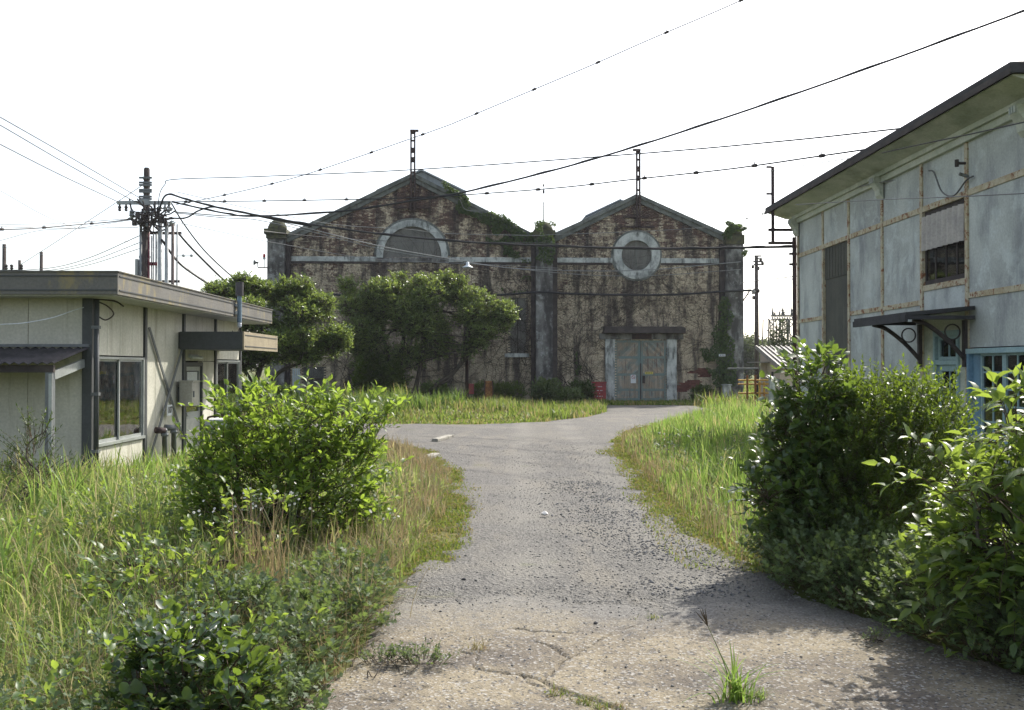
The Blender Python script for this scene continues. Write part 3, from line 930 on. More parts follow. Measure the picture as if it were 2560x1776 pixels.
# aerial on the middle pillar
cx = (PMx[0] + PMx[1]) / 2
t = shed_thing('aerial', 'thin whip aerial with wire stays on the middle pillar', 'aerial', cx, -.18, PMx[2])
zt = fl(1358, 415)[1] - PMx[2]
MB().cyl((0, 0, -.1), (0, 0, zt*.34), .03, .025, 8).build('mast', M['lintel'], t, local=True)
MB().cyl((0, 0, zt*.34), (0, 0, zt), .012, .006, 6).build('whip', M['lintel'], t, local=True)
MB().box(-.05, .05, -.04, .04, zt*.5, zt*.56).box(-.04, .04, -.04, .04, zt*.62, zt*.66).build('clamp', M['lintel'], t, local=True)
for s in ((-.55, .1), (1.05, .15)):
    MB().tube([(0, 0, zt*.48), (s[0], s[1], zt*.48 - .55)], .006, 4).build('stay', M['lintel'], t, local=True)
# warning lamp and horn on bracket, left pillar
bx_, bz_ = fl(648, 671)
t = shed_thing('warning_beacon', 'red warning beacon and horn speaker on bracket at left pillar', 'beacon', PLx[0], -.35, bz_)
w = PLx[0] - bx_
MB().bar((.02, 0, 0), (-w, 0, 0), .05, .05).build('bracket', M['rust'], t, local=True)
lx = fl(664, 671)[0] - PLx[0]
MB().cyl((lx, 0, .02), (lx, 0, .42), .02, n=8).build('stem', M['lintel'], t, local=True)
MB().lathe((lx, 0, .42), [(.07, 0), (.075, .08), (.065, .09)], 12).build('lamp_base', M['signwhite'], t, local=True)
M['beacon'] = plain('red_lens', (.55, .04, .05), .25)
MB().lathe((lx, 0, .51), [(.062, 0), (.066, .12), (.05, .18), (.02, .2)], 12).build('lens', M['beacon'], t, local=True, smooth=True)
MB().tube([(-w + .05, -.05, .24), (-w - .08, -.1, .24), (-w - .16, -.14, .24)], [.035, .06, .15], 14).build('horn', M['coping'], t, local=True, smooth=True)
MB().cyl((-w, 0, .02), (-w, 0, .24), .02, n=6).build('horn_post', M['lintel'], t, local=True)
# insulator bracket at right pillar
ax, az = fl(1850, 731)
t = shed_thing('cable_bracket', 'dark steel cable bracket with insulator on the right pillar', 'bracket', ax, -.3, az)
MB().bar((-.1, 0, .05), (.55, 0, .05), .07, .08).build('arm', M['rust'], t, local=True)
MB().bar((.02, 0, -.55), (.4, 0, .0), .06, .06).build('strut', M['rust'], t, local=True)
MB().box(.0, .06, -.06, .06, -.75, .15).build('back_plate', M['rust'], t, local=True)
MB().lathe((.62, 0, -.12), [(.05, 0), (.1, .06), (.06, .1), (.1, .16), (.06, .2), (.04, .26)], 12).build('insulator', M['coping'], t, local=True)

# ------------------------------------------------------------------ left: prefab cabin
M['cream'] = weathered('cream_panel', (.50, .485, .415), (.42, .41, .345), .9, rough=.6, stain=(.22, .20, .14), stain_scale=(4, 4, .3), stain_lo=.50, stain_hi=.74, stain_amt=.65, bmp=.001)
M['fascia'] = weathered('brown_grey_fascia', (.135, .13, .118), (.11, .105, .095), 1.2, rough=.6, stain=(.26, .21, .09), stain_scale=(2.2, 2.2, .9), stain_lo=.5, stain_hi=.66, stain_amt=.7, bmp=.001)
M['canopy_beige'] = weathered('beige_canopy', (.30, .255, .17), (.25, .21, .145), 2, rough=.6, stain=(.13, .11, .08), stain_amt=.5)
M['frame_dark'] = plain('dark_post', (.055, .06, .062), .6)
M['alu'] = plain('aluminium', (.33, .35, .34), .4, metal=.3)
M['corr_dark'] = weathered('dark_corrugated', (.07, .065, .07), (.04, .038, .04), 3, rough=.75)
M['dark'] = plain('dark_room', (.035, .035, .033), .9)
M['curtain'] = plain('pale_curtain', (.30, .29, .25), .9)
M['glass'] = glass_mat('window_glass')
M['pipe'] = plain('grey_pipe', (.13, .14, .145), .5)
M['doorgrey'] = plain('grey_door', (.42, .42, .39), .5)
M['gatebox'] = plain('meter_box_paint', (.40, .38, .33), .5)

HX, HY0, HY1 = -6.45, 15.2, 23.95
H = thing('prefab_cabin', 'low cream prefab cabin with flat dark-edged roof at the left', 'building', (HX, HY0, 0))
WT = 2.93
TH = .09
def side_panel(y0, y1, z0, z1, step=.55, t=TH):
    n = max(1, round((y1 - y0) / step)); d = (y1 - y0) / n
    for k in range(n):
        MB().box(HX - t, HX, y0 + k*d + .004, y0 + (k+1)*d - .004, z0, z1).build('wall_panel', M['cream'], H, bevel=.004)
def front_panel(x0, x1, z0, z1, step=.9):
    n = max(1, round((x1 - x0) / step)); d = (x1 - x0) / n
    for k in range(n):
        MB().box(x0 + k*d + .004, x0 + (k+1)*d - .004, HY0, HY0 + TH, z0, z1).build('wall_panel', M['cream'], H, bevel=.004)
# inner lining closes the joints and makes a dim room
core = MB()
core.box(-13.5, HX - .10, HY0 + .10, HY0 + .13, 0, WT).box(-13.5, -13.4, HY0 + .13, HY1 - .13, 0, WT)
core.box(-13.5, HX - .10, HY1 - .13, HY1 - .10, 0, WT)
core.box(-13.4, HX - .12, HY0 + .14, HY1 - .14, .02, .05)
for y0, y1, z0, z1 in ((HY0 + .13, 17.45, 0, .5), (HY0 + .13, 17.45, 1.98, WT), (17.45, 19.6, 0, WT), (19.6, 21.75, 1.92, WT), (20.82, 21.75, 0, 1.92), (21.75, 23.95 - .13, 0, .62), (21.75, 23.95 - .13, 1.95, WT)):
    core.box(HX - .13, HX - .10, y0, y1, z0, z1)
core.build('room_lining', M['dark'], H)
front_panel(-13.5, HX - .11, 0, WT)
for y in (17.5, 19.62, 21.8, 23.88):
    MB().box(HX - TH, HX + .035, y - .05, y + .05, 0, WT).build('post', M['frame_dark'], H)
MB().box(HX - .12, HX + .035, HY0 - .03, HY0 + .1, 0, WT).build('corner_post', M['frame_dark'], H)
side_panel(15.31, 17.44, 1.99, WT); side_panel(15.31, 17.44, 0, .50)
side_panel(17.56, 19.56, 0, WT)
side_panel(19.68, 21.74, 1.93, WT, .7); side_panel(20.86, 21.74, 0, 1.92, .45)
side_panel(21.86, 23.82, 1.98, WT); side_panel(21.86, 23.82, 0, .62)
def slide_window(y0, y1, z0, z1):
    f = MB()
    f.box(HX - .08, HX + .03, y0, y1, z1 - .04, z1).box(HX - .08, HX + .05, y0, y1, z0, z0 + .05)
    f.box(HX - .08, HX + .03, y0, y0 + .04, z0 + .051, z1 - .041).box(HX - .08, HX + .03, y1 - .04, y1, z0 + .051, z1 - .041)
    w = f.build('window', M['alu'], H)
    ym = (y0 + y1)/2
    for k, (a, b, off) in enumerate(((y0 + .042, ym + .03, -.03), (ym - .03, y1 - .042, 0.0))):
        s = MB(); xx = HX - .012 + off
        s.box(xx - .012, xx + .012, a, a + .035, z0 + .052, z1 - .042).box(xx - .012, xx + .012, b - .035, b, z0 + .052, z1 - .042)
        s.box(xx - .012, xx + .012, a + .036, b - .036, z0 + .052, z0 + .10).box(xx - .012, xx + .012, a + .036, b - .036, z1 - .078, z1 - .042)
        s.build('sash', M['alu'], w)
        MB().box(xx - .003, xx + .003, a + .036, b - .036, z0 + .101, z1 - .079).build('pane', M['glass'], w)
    return w
w1 = slide_window(15.32, 17.43, .52, 1.97)
w2 = slide_window(21.87, 23.81, .64, 1.96)
MB().box(HX - .5, HX - .46, 16.55, 17.3, .6, 1.95).build('curtain', M['curtain'], w1)
MB().box(HX - .5, HX - .46, 22.9, 23.5, .7, 1.9).build('curtain', M['curtain'], w2)
# door
df = MB().box(HX - .07, HX + .03, 19.70, 19.75, 0, 1.9).box(HX - .07, HX + .03, 20.78, 20.84, 0, 1.9).box(HX - .07, HX + .03, 19.751, 20.779, 1.82, 1.9)
df.build('door_frame', M['frame_dark'], H)
d = MB().box(HX - .05, HX - .01, 19.76, 20.77, .05, .72).build('door', M['doorgrey'], H)
m = MB().box(HX - .05, HX - .01, 19.76, 19.84, .721, 1.81).box(HX - .05, HX - .01, 20.69, 20.77, .721, 1.81).box(HX - .05, HX - .01, 19.841, 20.689, 1.72, 1.81).box(HX - .05, HX - .01, 19.841, 20.689, .722, .86)
m.build('door_stile', M['alu'], d)
MB().box(HX - .033, HX - .027, 19.842, 20.688, .861, 1.719).build('pane', M['glass'], d)
MB().box(HX - .009, HX + .03, 19.79, 19.83, .78, .86).cyl((HX + .03, 19.81, .8), (HX + .03, 19.95, .8), .012, n=8).build('handle', M['alu'], d)
MB().box(HX - .024, HX - .018, 19.95, 20.6, 1.5, 1.7).build('paper_notice', M['signwhite'], d)
# roof with fascia boards (two thin ribs on each)
rx1, ry0, ry1, rz0, rz1 = -5.79, 14.6, 24.45, 2.90, 3.24
MB().box(-14.2, rx1 - .04, ry0 + .04, ry1 - .04, rz0 + .03, rz1 - .03).build('roof', M['frame_dark'], H)
MB().box(rx1 - .04, rx1, ry0 + .041, ry1, rz0, rz1).build('fascia_board', M['fascia'], H)
MB().box(-14.2, rx1, ry0, ry0 + .04, rz0, rz1).build('fascia_board', M['fascia'], H)
for z in (rz0 + .055, rz1 - .07):
    MB().box(rx1 + .001, rx1 + .012, ry0 + .05, ry1 - .02, z, z + .02).build('fascia_rib', M['frame_dark'], H)
    MB().box(-14.2, rx1 - .02, ry0 - .012, ry0 - .001, z, z + .02).build('fascia_rib', M['frame_dark'], H)
MB().box(-14.2, rx1 + .02, ry0 - .02, ry1 + .02, rz1 + .001, rz1 + .018).build('roof_trim', M['fascia'], H)
MB().box(HX - 6, rx1 - .05, ry0 + .05, ry1 - .05, rz0 - .02, rz0 + .02).build('soffit', M['doorgrey'], H)
# door canopy
cx1, cy0, cy1, cz0, cz1 = -5.13, 19.3, 22.2, 2.15, 2.51
can = MB().box(HX + .001, cx1 - .03, cy0 + .03, cy1 - .03, cz0 + .02, cz1 - .01).build('door_canopy', M['frame_dark'], H)
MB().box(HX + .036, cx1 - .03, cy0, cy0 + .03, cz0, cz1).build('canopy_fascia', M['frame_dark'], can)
MB().box(cx1 - .03, cx1, cy0, cy1, cz0, cz1).build('canopy_fascia', M['canopy_beige'], can)
for z in (cz0 + .06, cz1 - .075):
    MB().box(cx1 + .001, cx1 + .01, cy0 + .08, cy1 - .08, z, z + .018).build('fascia_rib', M['frame_dark'], can)
# cross braces
for a, b in (((HX + .04, 17.6, 2.52), (HX + .04, 19.5, .35)), ((HX + .065, 19.48, 2.30), (HX + .065, 17.56, .1))):
    MB().bar(a, b, .03, .02, up=(1, 0, 0)).bar(Vector(a) + Vector((0, .05, 0)), Vector(b) + Vector((0, .05, 0)), .02, .02, up=(1, 0, 0)).build('cross_brace', M['pipe'], H)
# downpipe at the corner
m = MB().tube([(HX + .10, HY0 - .01, 2.86), (HX + .10, HY0 - .01, .1)], .04, 10); m.build('downpipe', M['frame_dark'], H, smooth=True)
for z in (2.4, 1.35, .45):
    MB().box(HX + .03, HX + .15, HY0 - .05, HY0 + .03, z, z + .05).build('pipe_clip', M['pipe'], H)
# lean-to on the front
ltx0, ltx1 = -11.5, HX - .02
lt_ = MB(); nn = 150
vs = []
for k in range(nn + 1):
    x = ltx0 + (ltx1 - ltx0) * k / nn
    w_ = .018 * math.sin(k * math.pi * .5 * 1.0)
    vs += [(x, HY0 - .01, 2.1 + w_), (x, 14.0, 1.86 + w_), (x, HY0 - .01, 2.09 + w_), (x, 14.0, 1.85 + w_)]
fs = []
for k in range(nn):
    a, b = 4*k, 4*(k+1)
    fs += [(a, a+1, b+1, b), (a+2, b+2, b+3, a+3), (a+1, a+3, b+3, b+1)]
lt_.add(vs, fs); lt_.build('leanto_roof', M['corr_dark'], H)
MB().box(ltx0, ltx1 + .02, HY0 - .06, HY0 - .02, 2.115, 2.16).build('flashing', M['pipe'], H)
MB().box(ltx0, ltx1 - .05, 14.10, 14.16, 1.72, 1.83).build('eave_beam', M['lintel'], H)
MB().box(ltx1 - .16, ltx1 - .06, 14.08, 14.18, 0, 1.72).build('leanto_post', M['pipe'], H)
MB().bar((ltx1 - .08, 14.16, 1.68), (ltx1 - .08, HY0 - .03, 1.86), .05, .13).build('rafter', M['alu'], H)
MB().box(ltx1 - .105, ltx1 - .055, 14.068, 14.079, 0, 1.70).build('post_edge', M['alu'], H)
# items fixed to the cabin
def sidething(name, label, cat, y, z): return thing(name, label, cat, (HX, y, z))
t = sidething('meter_box', 'grey-beige metal meter box on the cabin wall beside the door', 'box', 19.35, 1.05)
MB().box(HX + .08, HX + .34, 19.15, 19.58, 1.02, 1.50).build('case', M['gatebox'], t, bevel=.008)
MB().box(HX + .06, HX + .36, 19.14, 19.60, 1.501, 1.53).build('top_cap', M['gatebox'], t)
MB().box(HX + .07, HX + .08, 19.2, 19.5, 1.1, 1.45).box(HX + .001, HX + .075, 19.3, 19.4, 1.1, 1.4).build('back_bracket', M['pipe'], t)
MB().box(HX + .341, HX + .36, 19.2, 19.24, 1.2, 1.32).build('latch', M['pipe'], t)
t = sidething('number_plate', 'white number plate fixed to the crossed braces of the cabin', 'sign', 18.55, .98)
MB().box(HX + .09, HX + .10, 18.42, 18.70, .87, 1.07).build('panel', M['signwhite'], t)
text('187', .17, M['ink'], t, (.101, .01, -.01), bold=.006, rz=math.pi/2)
t = sidething('wall_lamp', 'pale wall lamp with round cover above the cabin door', 'lamp', 20.2, 2.02)
MB().box(HX + .0, HX + .05, 19.95, 20.5, 1.99, 2.06).build('lamp_base', M['signwhite'], t)
MB().tube([(HX + .09, 19.9, 2.0), (HX + .09, 20.55, 2.0)], .035, 8).build('tube', M['signwhite'], t, smooth=True)
t = thing('standpipe', 'two grey standpipes with valves by the cabin wall', 'pipe', (HX + .25, 18.0, 0))
for y, z in ((17.85, .62), (18.35, .64)):
    MB().tube([(HX + .25, y, 0), (HX + .25, y, z), (HX + .25, y - .02, z + .02)], .05, 10).build('riser', M['pipe'], t, smooth=True)
    MB().tube([(HX + .25, y, z), (HX + .12, y - .12, z + .02)], .06, 10).build('elbow', M['rust'] if y < 18 else M['pipe'], t, smooth=True)
    MB().lathe((HX + .25, y, z - .1), [(.065, 0), (.075, .03), (.065, .06)], 10).build('flange', M['pipe'], t)
    MB().tube([(HX + .22, y + .12, 0), (HX + .22, y + .12, z - .1), (HX + .22, y + .02, z - .08)], .018, 6).build('side_pipe', M['pipe'], t)
t = thing('wash_stand', 'white basin on rusty bent-pipe legs beside the cabin door', 'basin', (HX + .3, 20.95, 0))
MB().box(HX + .04, HX + .55, 20.9, 22.0, .48, .66).build('basin', M['signwhite'], t, bevel=.02)
for y in (20.93, 21.95):
    MB().tube(spline([(HX + .1, y, 0), (HX + .1, y, .6), (HX + .16, y, .72), (HX + .45, y, .72), (HX + .5, y, .62), (HX + .5, y, 0)], 5), .022, 8).build('leg', M['rust'], t, smooth=True)
t = thing('vent_pipe', 'black vent canister on blue-grey pipe clamped to the cabin roof edge', 'vent pipe', (rx1 + .08, 21.1, 2.75))
MB().cyl((rx1 + .08, 21.1, 3.36), (rx1 + .08, 21.1, 3.66), .085, n=14).build('canister', M['corr_dark'], t, smooth=False)
M['bluegrey'] = plain('blue_grey_paint', (.16, .23, .28), .5)
MB().cyl((rx1 + .08, 21.1, 2.78), (rx1 + .08, 21.1, 3.36), .05, n=10).build('pipe', M['bluegrey'], t)
MB().box(rx1 + .013, rx1 + .05, 20.98, 21.22, 2.95, 3.02).box(rx1 + .013, rx1 + .05, 20.98, 21.22, 3.12, 3.18).build('clamp', M['alu'], t)
MB().lathe((rx1 + .08, 21.1, 2.66), [(.02, 0), (.05, .03), (.05, .09), (.03, .12)], 10).build('insulator', M['signwhite'], t)
MB().tube(spline([(rx1 + .08, 21.1, 2.66), (rx1 + .05, 21.0, 2.5), (rx1, 21.12, 2.42), (rx1 - .1, 21.2, 2.6)], 6), .008, 5).build('wire_loop', M['lintel'], t)
t = thing('dangling_wires', 'loose dark wire ends curling at the cabin corner under the roof', 'wire', (HX + .05, 15.3, 2.5))
MB().tube(spline([(HX + .02, 15.25, 2.85), (HX + .2, 15.3, 2.78), (HX + .28, 15.4, 2.65), (HX + .18, 15.35, 2.55), (HX + .08, 15.3, 2.6)], 8), .012, 5).build('wire', M['lintel'], t)
MB().tube(spline([(HX + .02, 15.28, 2.88), (HX + .25, 15.5, 2.86), (HX + .36, 15.6, 2.78)], 8), .014, 5).build('wire', M['lintel'], t)
tag(MB().tube(spline([at(0, 812, 14.3), at(60, 808, 14.4), at(130, 795, 14.6), at(180, 778, 14.9), at(209, 769, 15.1)], 6), .008, 5).build('loose_cord', M['signwhite']), 'thin pale cord strung across the front of the cabin', 'cord')

# ------------------------------------------------------------------ right: panelled building
M['panel'] = weathered('grey_green_panel', (.46, .49, .46), (.33, .35, .335), .55, .38, .66, rough=.8, stain=(.15, .16, .175), stain_scale=(1.2, 1.2, .4), stain_lo=.46, stain_hi=.74, stain_amt=.7, third=(.46, .50, .48), bmp=.003)
M['batten'] = weathered('rusty_cream_batten', (.44, .40, .29), (.36, .30, .19), 2.5, rough=.8, third=(.20, .085, .04), bmp=.003)
M['mesh'] = weathered('dark_louvre', (.085, .085, .07), (.065, .066, .058), 1.2, rough=.9, stain=(.11, .11, .09))
M['paleblue'] = weathered('pale_blue_paint', (.28, .40, .41), (.23, .34, .37), 3, rough=.6)
M['blue'] = weathered('blue_paint', (.14, .25, .34), (.12, .21, .29), 3, rough=.6)
M['roofdark'] = weathered('dark_roof_edge', (.045, .045, .048), (.03, .03, .03), 2, rough=.85)
M['soffit'] = weathered('green_white_plaster', (.50, .52, .45), (.40, .43, .35), 1.0, rough=.85, stain=(.14, .17, .10), stain_scale=(1, .5, 1), stain_lo=.46, stain_hi=.7, stain_amt=.6)
M['corr_pale'] = weathered('pale_corrugated', (.42, .39, .36), (.35, .33, .31), 2, rough=.8)
BX = 8.0
CY = [25.6, 23.62, 21.86, 19.94, 18.06, 16.30, 14.30]
B = thing('panelled_building', 'tall grey-green panelled building with dark overhanging roof at the right', 'building', (BX, 14.3, 0))
ZB, ZL, ZU, ZT = 0, 3.02, 4.77, 5.80
core = MB()
DK = 7.0
core.box(BX + .10, BX + DK, CY[-1] + .1, CY[-1] + .2, 0, ZT).box(BX + .10, BX + DK, CY[0] - .2, CY[0] - .1, 0, ZT).box(BX + DK, BX + DK + .1, CY[-1], CY[0], 0, ZT)
core.box(BX + .1, BX + DK, CY[-1] + .21, CY[0] - .21, .01, .05)
for i in range(6):
    a, b = CY[i+1], CY[i]
    if i == 4:
        core.box(BX + .08, BX + .16, a, b, 4.72, ZT).box(BX + .08, BX + .16, a, b, 2.5, 3.2)
        core.box(BX + .08, BX + .16, a, a + .3, 0, 2.5).box(BX + .08, BX + .16, b - .5, b, 0, 2.5)
    elif i == 5:
        core.box(BX + .08, BX + .16, a + .21, b, 2.1, ZT).box(BX + .08, BX + .16, a + .21, b, 0, .5)
    else:
        core.box(BX + .08, BX + .16, a, min(b, CY[0] - .21), 0, ZT)
core.build('wall_core', M['dark'], B)
MB().box(BX + 4.2, BX + 4.3, 14.6, 19.5, 1.0, 3.6).build('inner_partition', M['panel'], B)
def wpanel(y0, y1, z0, z1):
    MB().box(BX, BX + .078, y0 + .052, y1 - .052, z0, z1).build('wall_panel', M['panel'], B)
for i in range(6):
    a, b = CY[i+1], CY[i]
    wpanel(a, b, ZU + .06, ZT)
    if i == 1:
        MB().box(BX + .02, BX + .078, a + .052, b - .052, 3.95, ZU - .05).build('louvre_panel', M['mesh'], B)
        MB().box(BX + .035, BX + .078, a + .052, b - .052, .9, 3.945).build('louvre_panel', M['mesh'], B)
        for k in range(1, 9):
            yy = a + (b - a)*k/9
            MB().box(BX + .005, BX + .02, yy - .015, yy + .015, 3.96, ZU - .06).build('louvre_rib', M['mesh'], B)
        wpanel(a, b, 0, .895)
    elif i == 4:
        wpanel(a, b, 2.78, 3.22)
    elif i == 5:
        wpanel(a, b, ZL + .05, ZU - .05); wpanel(a, b, 2.13, ZL - .05); wpanel(a, b, 0, .5)
    else:
        wpanel(a, b, ZL + .05, ZU - .05); wpanel(a, b, 0, ZL - .05)
MB().box(BX, BX + DK, CY[-1] + .0, CY[-1] + .095, 0, ZT).build('end_wall', M['panel'], B)
MB().box(BX, BX + DK, CY[0] - .095, CY[0], 0, ZT).build('end_wall', M['panel'], B)
for i, y in enumerate(CY):
    MB().box(BX - .03, BX + .07, y - .05, y + .05, 0, ZT).build('batten', M['batten'], B)
for i in range(6):
    a, b = CY[i+1] + .052, CY[i] - .052
    MB().box(BX - .022, BX + .075, a, b, ZU - .048, ZU + .058).build('batten', M['batten'], B)
    if i in (0, 2, 3, 5):
        MB().box(BX - .022, BX + .075, a, b, ZL - .048, ZL + .048).build('batten', M['batten'], B)
a, b = CY[5] + .052, CY[4] - .052
MB().box(BX - .022, BX + .075, a, b, 3.225, 3.33).build('batten', M['batten'], B)
# upper window, half covered by corrugated sheet
uw = MB().box(BX + .03, BX + .07, a, b, 3.335, 3.42).box(BX + .03, BX + .07, a, b, 4.64, ZU - .05).box(BX + .03, BX + .07, a, a + .04, 3.421, 4.639).box(BX + .03, BX + .07, b - .04, b, 3.421, 4.639).build('upper_window', M['lintel'], B)
for k in (1, 2, 3):
    yy = a + (b - a)*k/4
    MB().box(BX + .035, BX + .065, yy - .02, yy + .02, 3.421, 4.639).build('glazing_bar', M['lintel'], uw)
M['darkglass'] = glass_mat('dark_window_glass', (.30, .33, .36), .55)
for k in range(4):
    y0, y1 = a + (b - a)*k/4 + .022, a + (b - a)*(k+1)/4 - .022
    MB().box(BX + .048, BX + .052, max(y0, a + .041), min(y1, b - .041), 3.422, 4.638).build('pane', M['darkglass'], uw)
vs = []; fs = []; nn = 80
for k in range(nn + 1):
    y = a + .01 + (b - a - .02)*k/nn; w_ = .03*math.sin(k*math.pi/5)
    vs += [(BX - .04 + w_, y, 3.98), (BX - .03 + w_, y, 4.62), (BX - .032 + w_, y, 3.98), (BX - .022 + w_, y, 4.62)]
for k in range(nn):
    p, q = 4*k, 4*k + 4
    fs += [(p, p+1, q+1, q), (p+2, q+2, q+3, p+3), (p, q, q+2, p+2), (p+1, p+3, q+3, q+1)]
MB().add(vs, fs).build('corrugated_sheet', M['corr_pale'], B)
# blue door with transom
def joinery(y0, y1, z0, z1, cols, rows, mat, name, xo=0.0, st=.07, parent=None):
    f = MB(); X0, X1 = BX - .01 + xo, BX + .05 + xo
    f.box(X0, X1, y0, y0 + st, z0, z1).box(X0, X1, y1 - st, y1, z0, z1).box(X0, X1, y0 + st + .001, y1 - st - .001, z0, z0 + st).box(X0, X1, y0 + st + .001, y1 - st - .001, z1 - st, z1)
    w = f.build(name, mat, parent or B)
    ya, yb, za, zb = y0 + st, y1 - st, z0 + st, z1 - st
    for k in range(1, cols):
        y = ya + (yb - ya)*k/cols
        MB().box(X0 + .012, X1 - .012, y - .014, y + .014, za + .001, zb - .001).build('glazing_bar', mat, w)
    for r in range(1, rows):
        z = za + (zb - za)*r/rows
        for k in range(cols):
            yk0, yk1 = ya + (yb-ya)*k/cols + .015, ya + (yb-ya)*(k+1)/cols - .015
            MB().box(X0 + .014, X1 - .014, yk0, yk1, z - .014, z + .014).build('glazing_bar', mat, w)
    for k in range(cols):
        for r in range(rows):
            MB().box(X0 + .028, X0 + .032, ya + (yb-ya)*k/cols + .014, ya + (yb-ya)*(k+1)/cols - .014, za + (zb-za)*r/rows + .014, za + (zb-za)*(r+1)/rows - .014).build('pane', M['darkglass'], w)
    return w
dy0, dy1 = 16.60, 17.56
fr = MB().box(BX - .04, BX + .12, dy0, dy0 + .07, 0, 2.45).box(BX - .04, BX + .12, dy1 - .07, dy1, 0, 2.45).box(BX - .04, BX + .12, dy0 + .071, dy1 - .071, 2.36, 2.45).box(BX - .03, BX + .12, dy0 + .071, dy1 - .071, 1.84, 1.92)
fr.build('door_frame', M['paleblue'], B)
joinery(dy0 + .09, dy1 - .09, 1.925, 2.355, 2, 1, M['paleblue'], 'transom', .03, .06)
dr = joinery(dy0 + .075, dy1 - .075, .7, 1.835, 2, 2, M['paleblue'], 'door', .04, .11)
MB().box(BX + .03, BX + .09, dy0 + .075, dy1 - .075, .05, .695).build('door_panel', M['paleblue'], dr)
MB().box(BX + .0, BX + .029, dy0 + .1, dy0 + .14, 1.25, 1.45).build('handle', M['lintel'], dr)
MB().box(BX, BX + .078, CY[5] + .052, dy0 - .002, 0, 2.5).build('wall_panel', M['soffit'], B)
MB().box(BX, BX + .078, dy1 + .002, CY[4] - .052, 0, 2.5).build('wall_panel', M['soffit'], B)
MB().box(BX, BX + .078, dy0, dy1, 2.452, 2.5).box(BX + .002, BX + .078, CY[5] + .052, CY[4] - .052, 2.501, 2.775).build('wall_panel', M['soffit'], B)
# blue casement window
by0, by1, bz0, bz1 = CY[6] + .052, CY[5] - .052, .5, 2.10
fr = MB().box(BX - .06, BX + .14, by1 - .07, by1, bz0, bz1).box(BX - .06, BX + .14, by0, by0 + .07, bz0, bz1).box(BX - .06, BX + .14, by0 + .071, by1 - .071, bz1 - .06, bz1).box(BX - .08, BX + .14, by0 + .071, by1 - .071, bz0, bz0 + .07)
fr.build('window_frame', M['blue'], B)
MB().box(BX - .075, BX - .061, by0, by1, bz1 - .075, bz1 + .01).build('window_head', M['paleblue'], B)
MB().box(BX + .02, BX + .12, by1 - .3, by1 - .072, bz0 + .071, bz1 - .061).build('window_reveal', M['blue'], B)
q = (by1 - .31 - by0 - .08) / 2
for k in range(2):
    joinery(by0 + .08 + k*q, by0 + .08 + (k+1)*q - .01, bz0 + .075, bz1 - .065, 2, 5, M['paleblue'], 'window', .03, .05)
# cornice, soffit, consoles, roof
o_ = .7
cn = MB()
cn.box(BX - .08, BX + .0, CY[-1] - .08, CY[0] + .08, ZT - .16, ZT - .04).box(BX - .14, BX, CY[-1] - .14, CY[0] + .14, ZT - .039, ZT + .05)
cn.build('cornice', M['soffit'], B)
MB().prism([(BX + .1, ZT + .051), (BX - .15, ZT + .051), (BX - .42, ZT + .14), (BX - o_ + .08, ZT + .2), (BX - o_ + .08, ZT + .26), (BX + .1, ZT + .26)], 'y', CY[-1] - o_ + .08, CY[0] + o_ - .08).build('cove', M['soffit'], B)
for y in (CY[0] + .02, CY[3], CY[6] + .1):
    m = MB()
    m.prism([(BX - .032, ZT - .50), (BX - .10, ZT - .42), (BX - .12, ZT - .30), (BX - .22, ZT - .17), (BX - .24, ZT - .04), (BX - .032, ZT - .04)], 'y', y - .13, y + .13)
    c_ = m.build('console', M['soffit'], B)
    for s in (-.07, 0, .07):
        MB().box(BX - .255, BX - .235, y + s - .015, y + s + .015, ZT - .16, ZT - .05).build('console_flute', M['panel'], c_)
zr = 6.02
MB().box(BX - o_ + .02, BX + DK + o_, CY[-1] - o_ + .02, CY[0] + o_ - .02, ZT + .262, zr).build('roof_board', M['roofdark'], B)
x0, x1, y0, y1 = BX - o_, BX + DK + o_, CY[-1] - o_, CY[0] + o_
hip = 3.9; zrid = zr + .14 + hip*math.tan(R(20))
MB().add([(x0, y0, zr), (x1, y0, zr), (x1, y1, zr), (x0, y1, zr), (x0, y0, zr + .15), (x1, y0, zr + .15), (x1, y1, zr + .15), (x0, y1, zr + .15),
          (x0 + hip, y0 + hip, zrid), (x0 + hip, y1 - hip, zrid)],
         [(0,1,2,3), (0,4,5,1), (1,5,6,2), (2,6,7,3), (3,7,4,0), (4,7,9,8), (4,8,5), (7,6,9), (5,8,9,6)]).build('roof', M['roofdark'], B)
MB().box(x0 - .02, x0 - .002, y0 - .02, y1 + .02, zr - .03, zr + .06).build('eave_trim', M['lintel'], B)
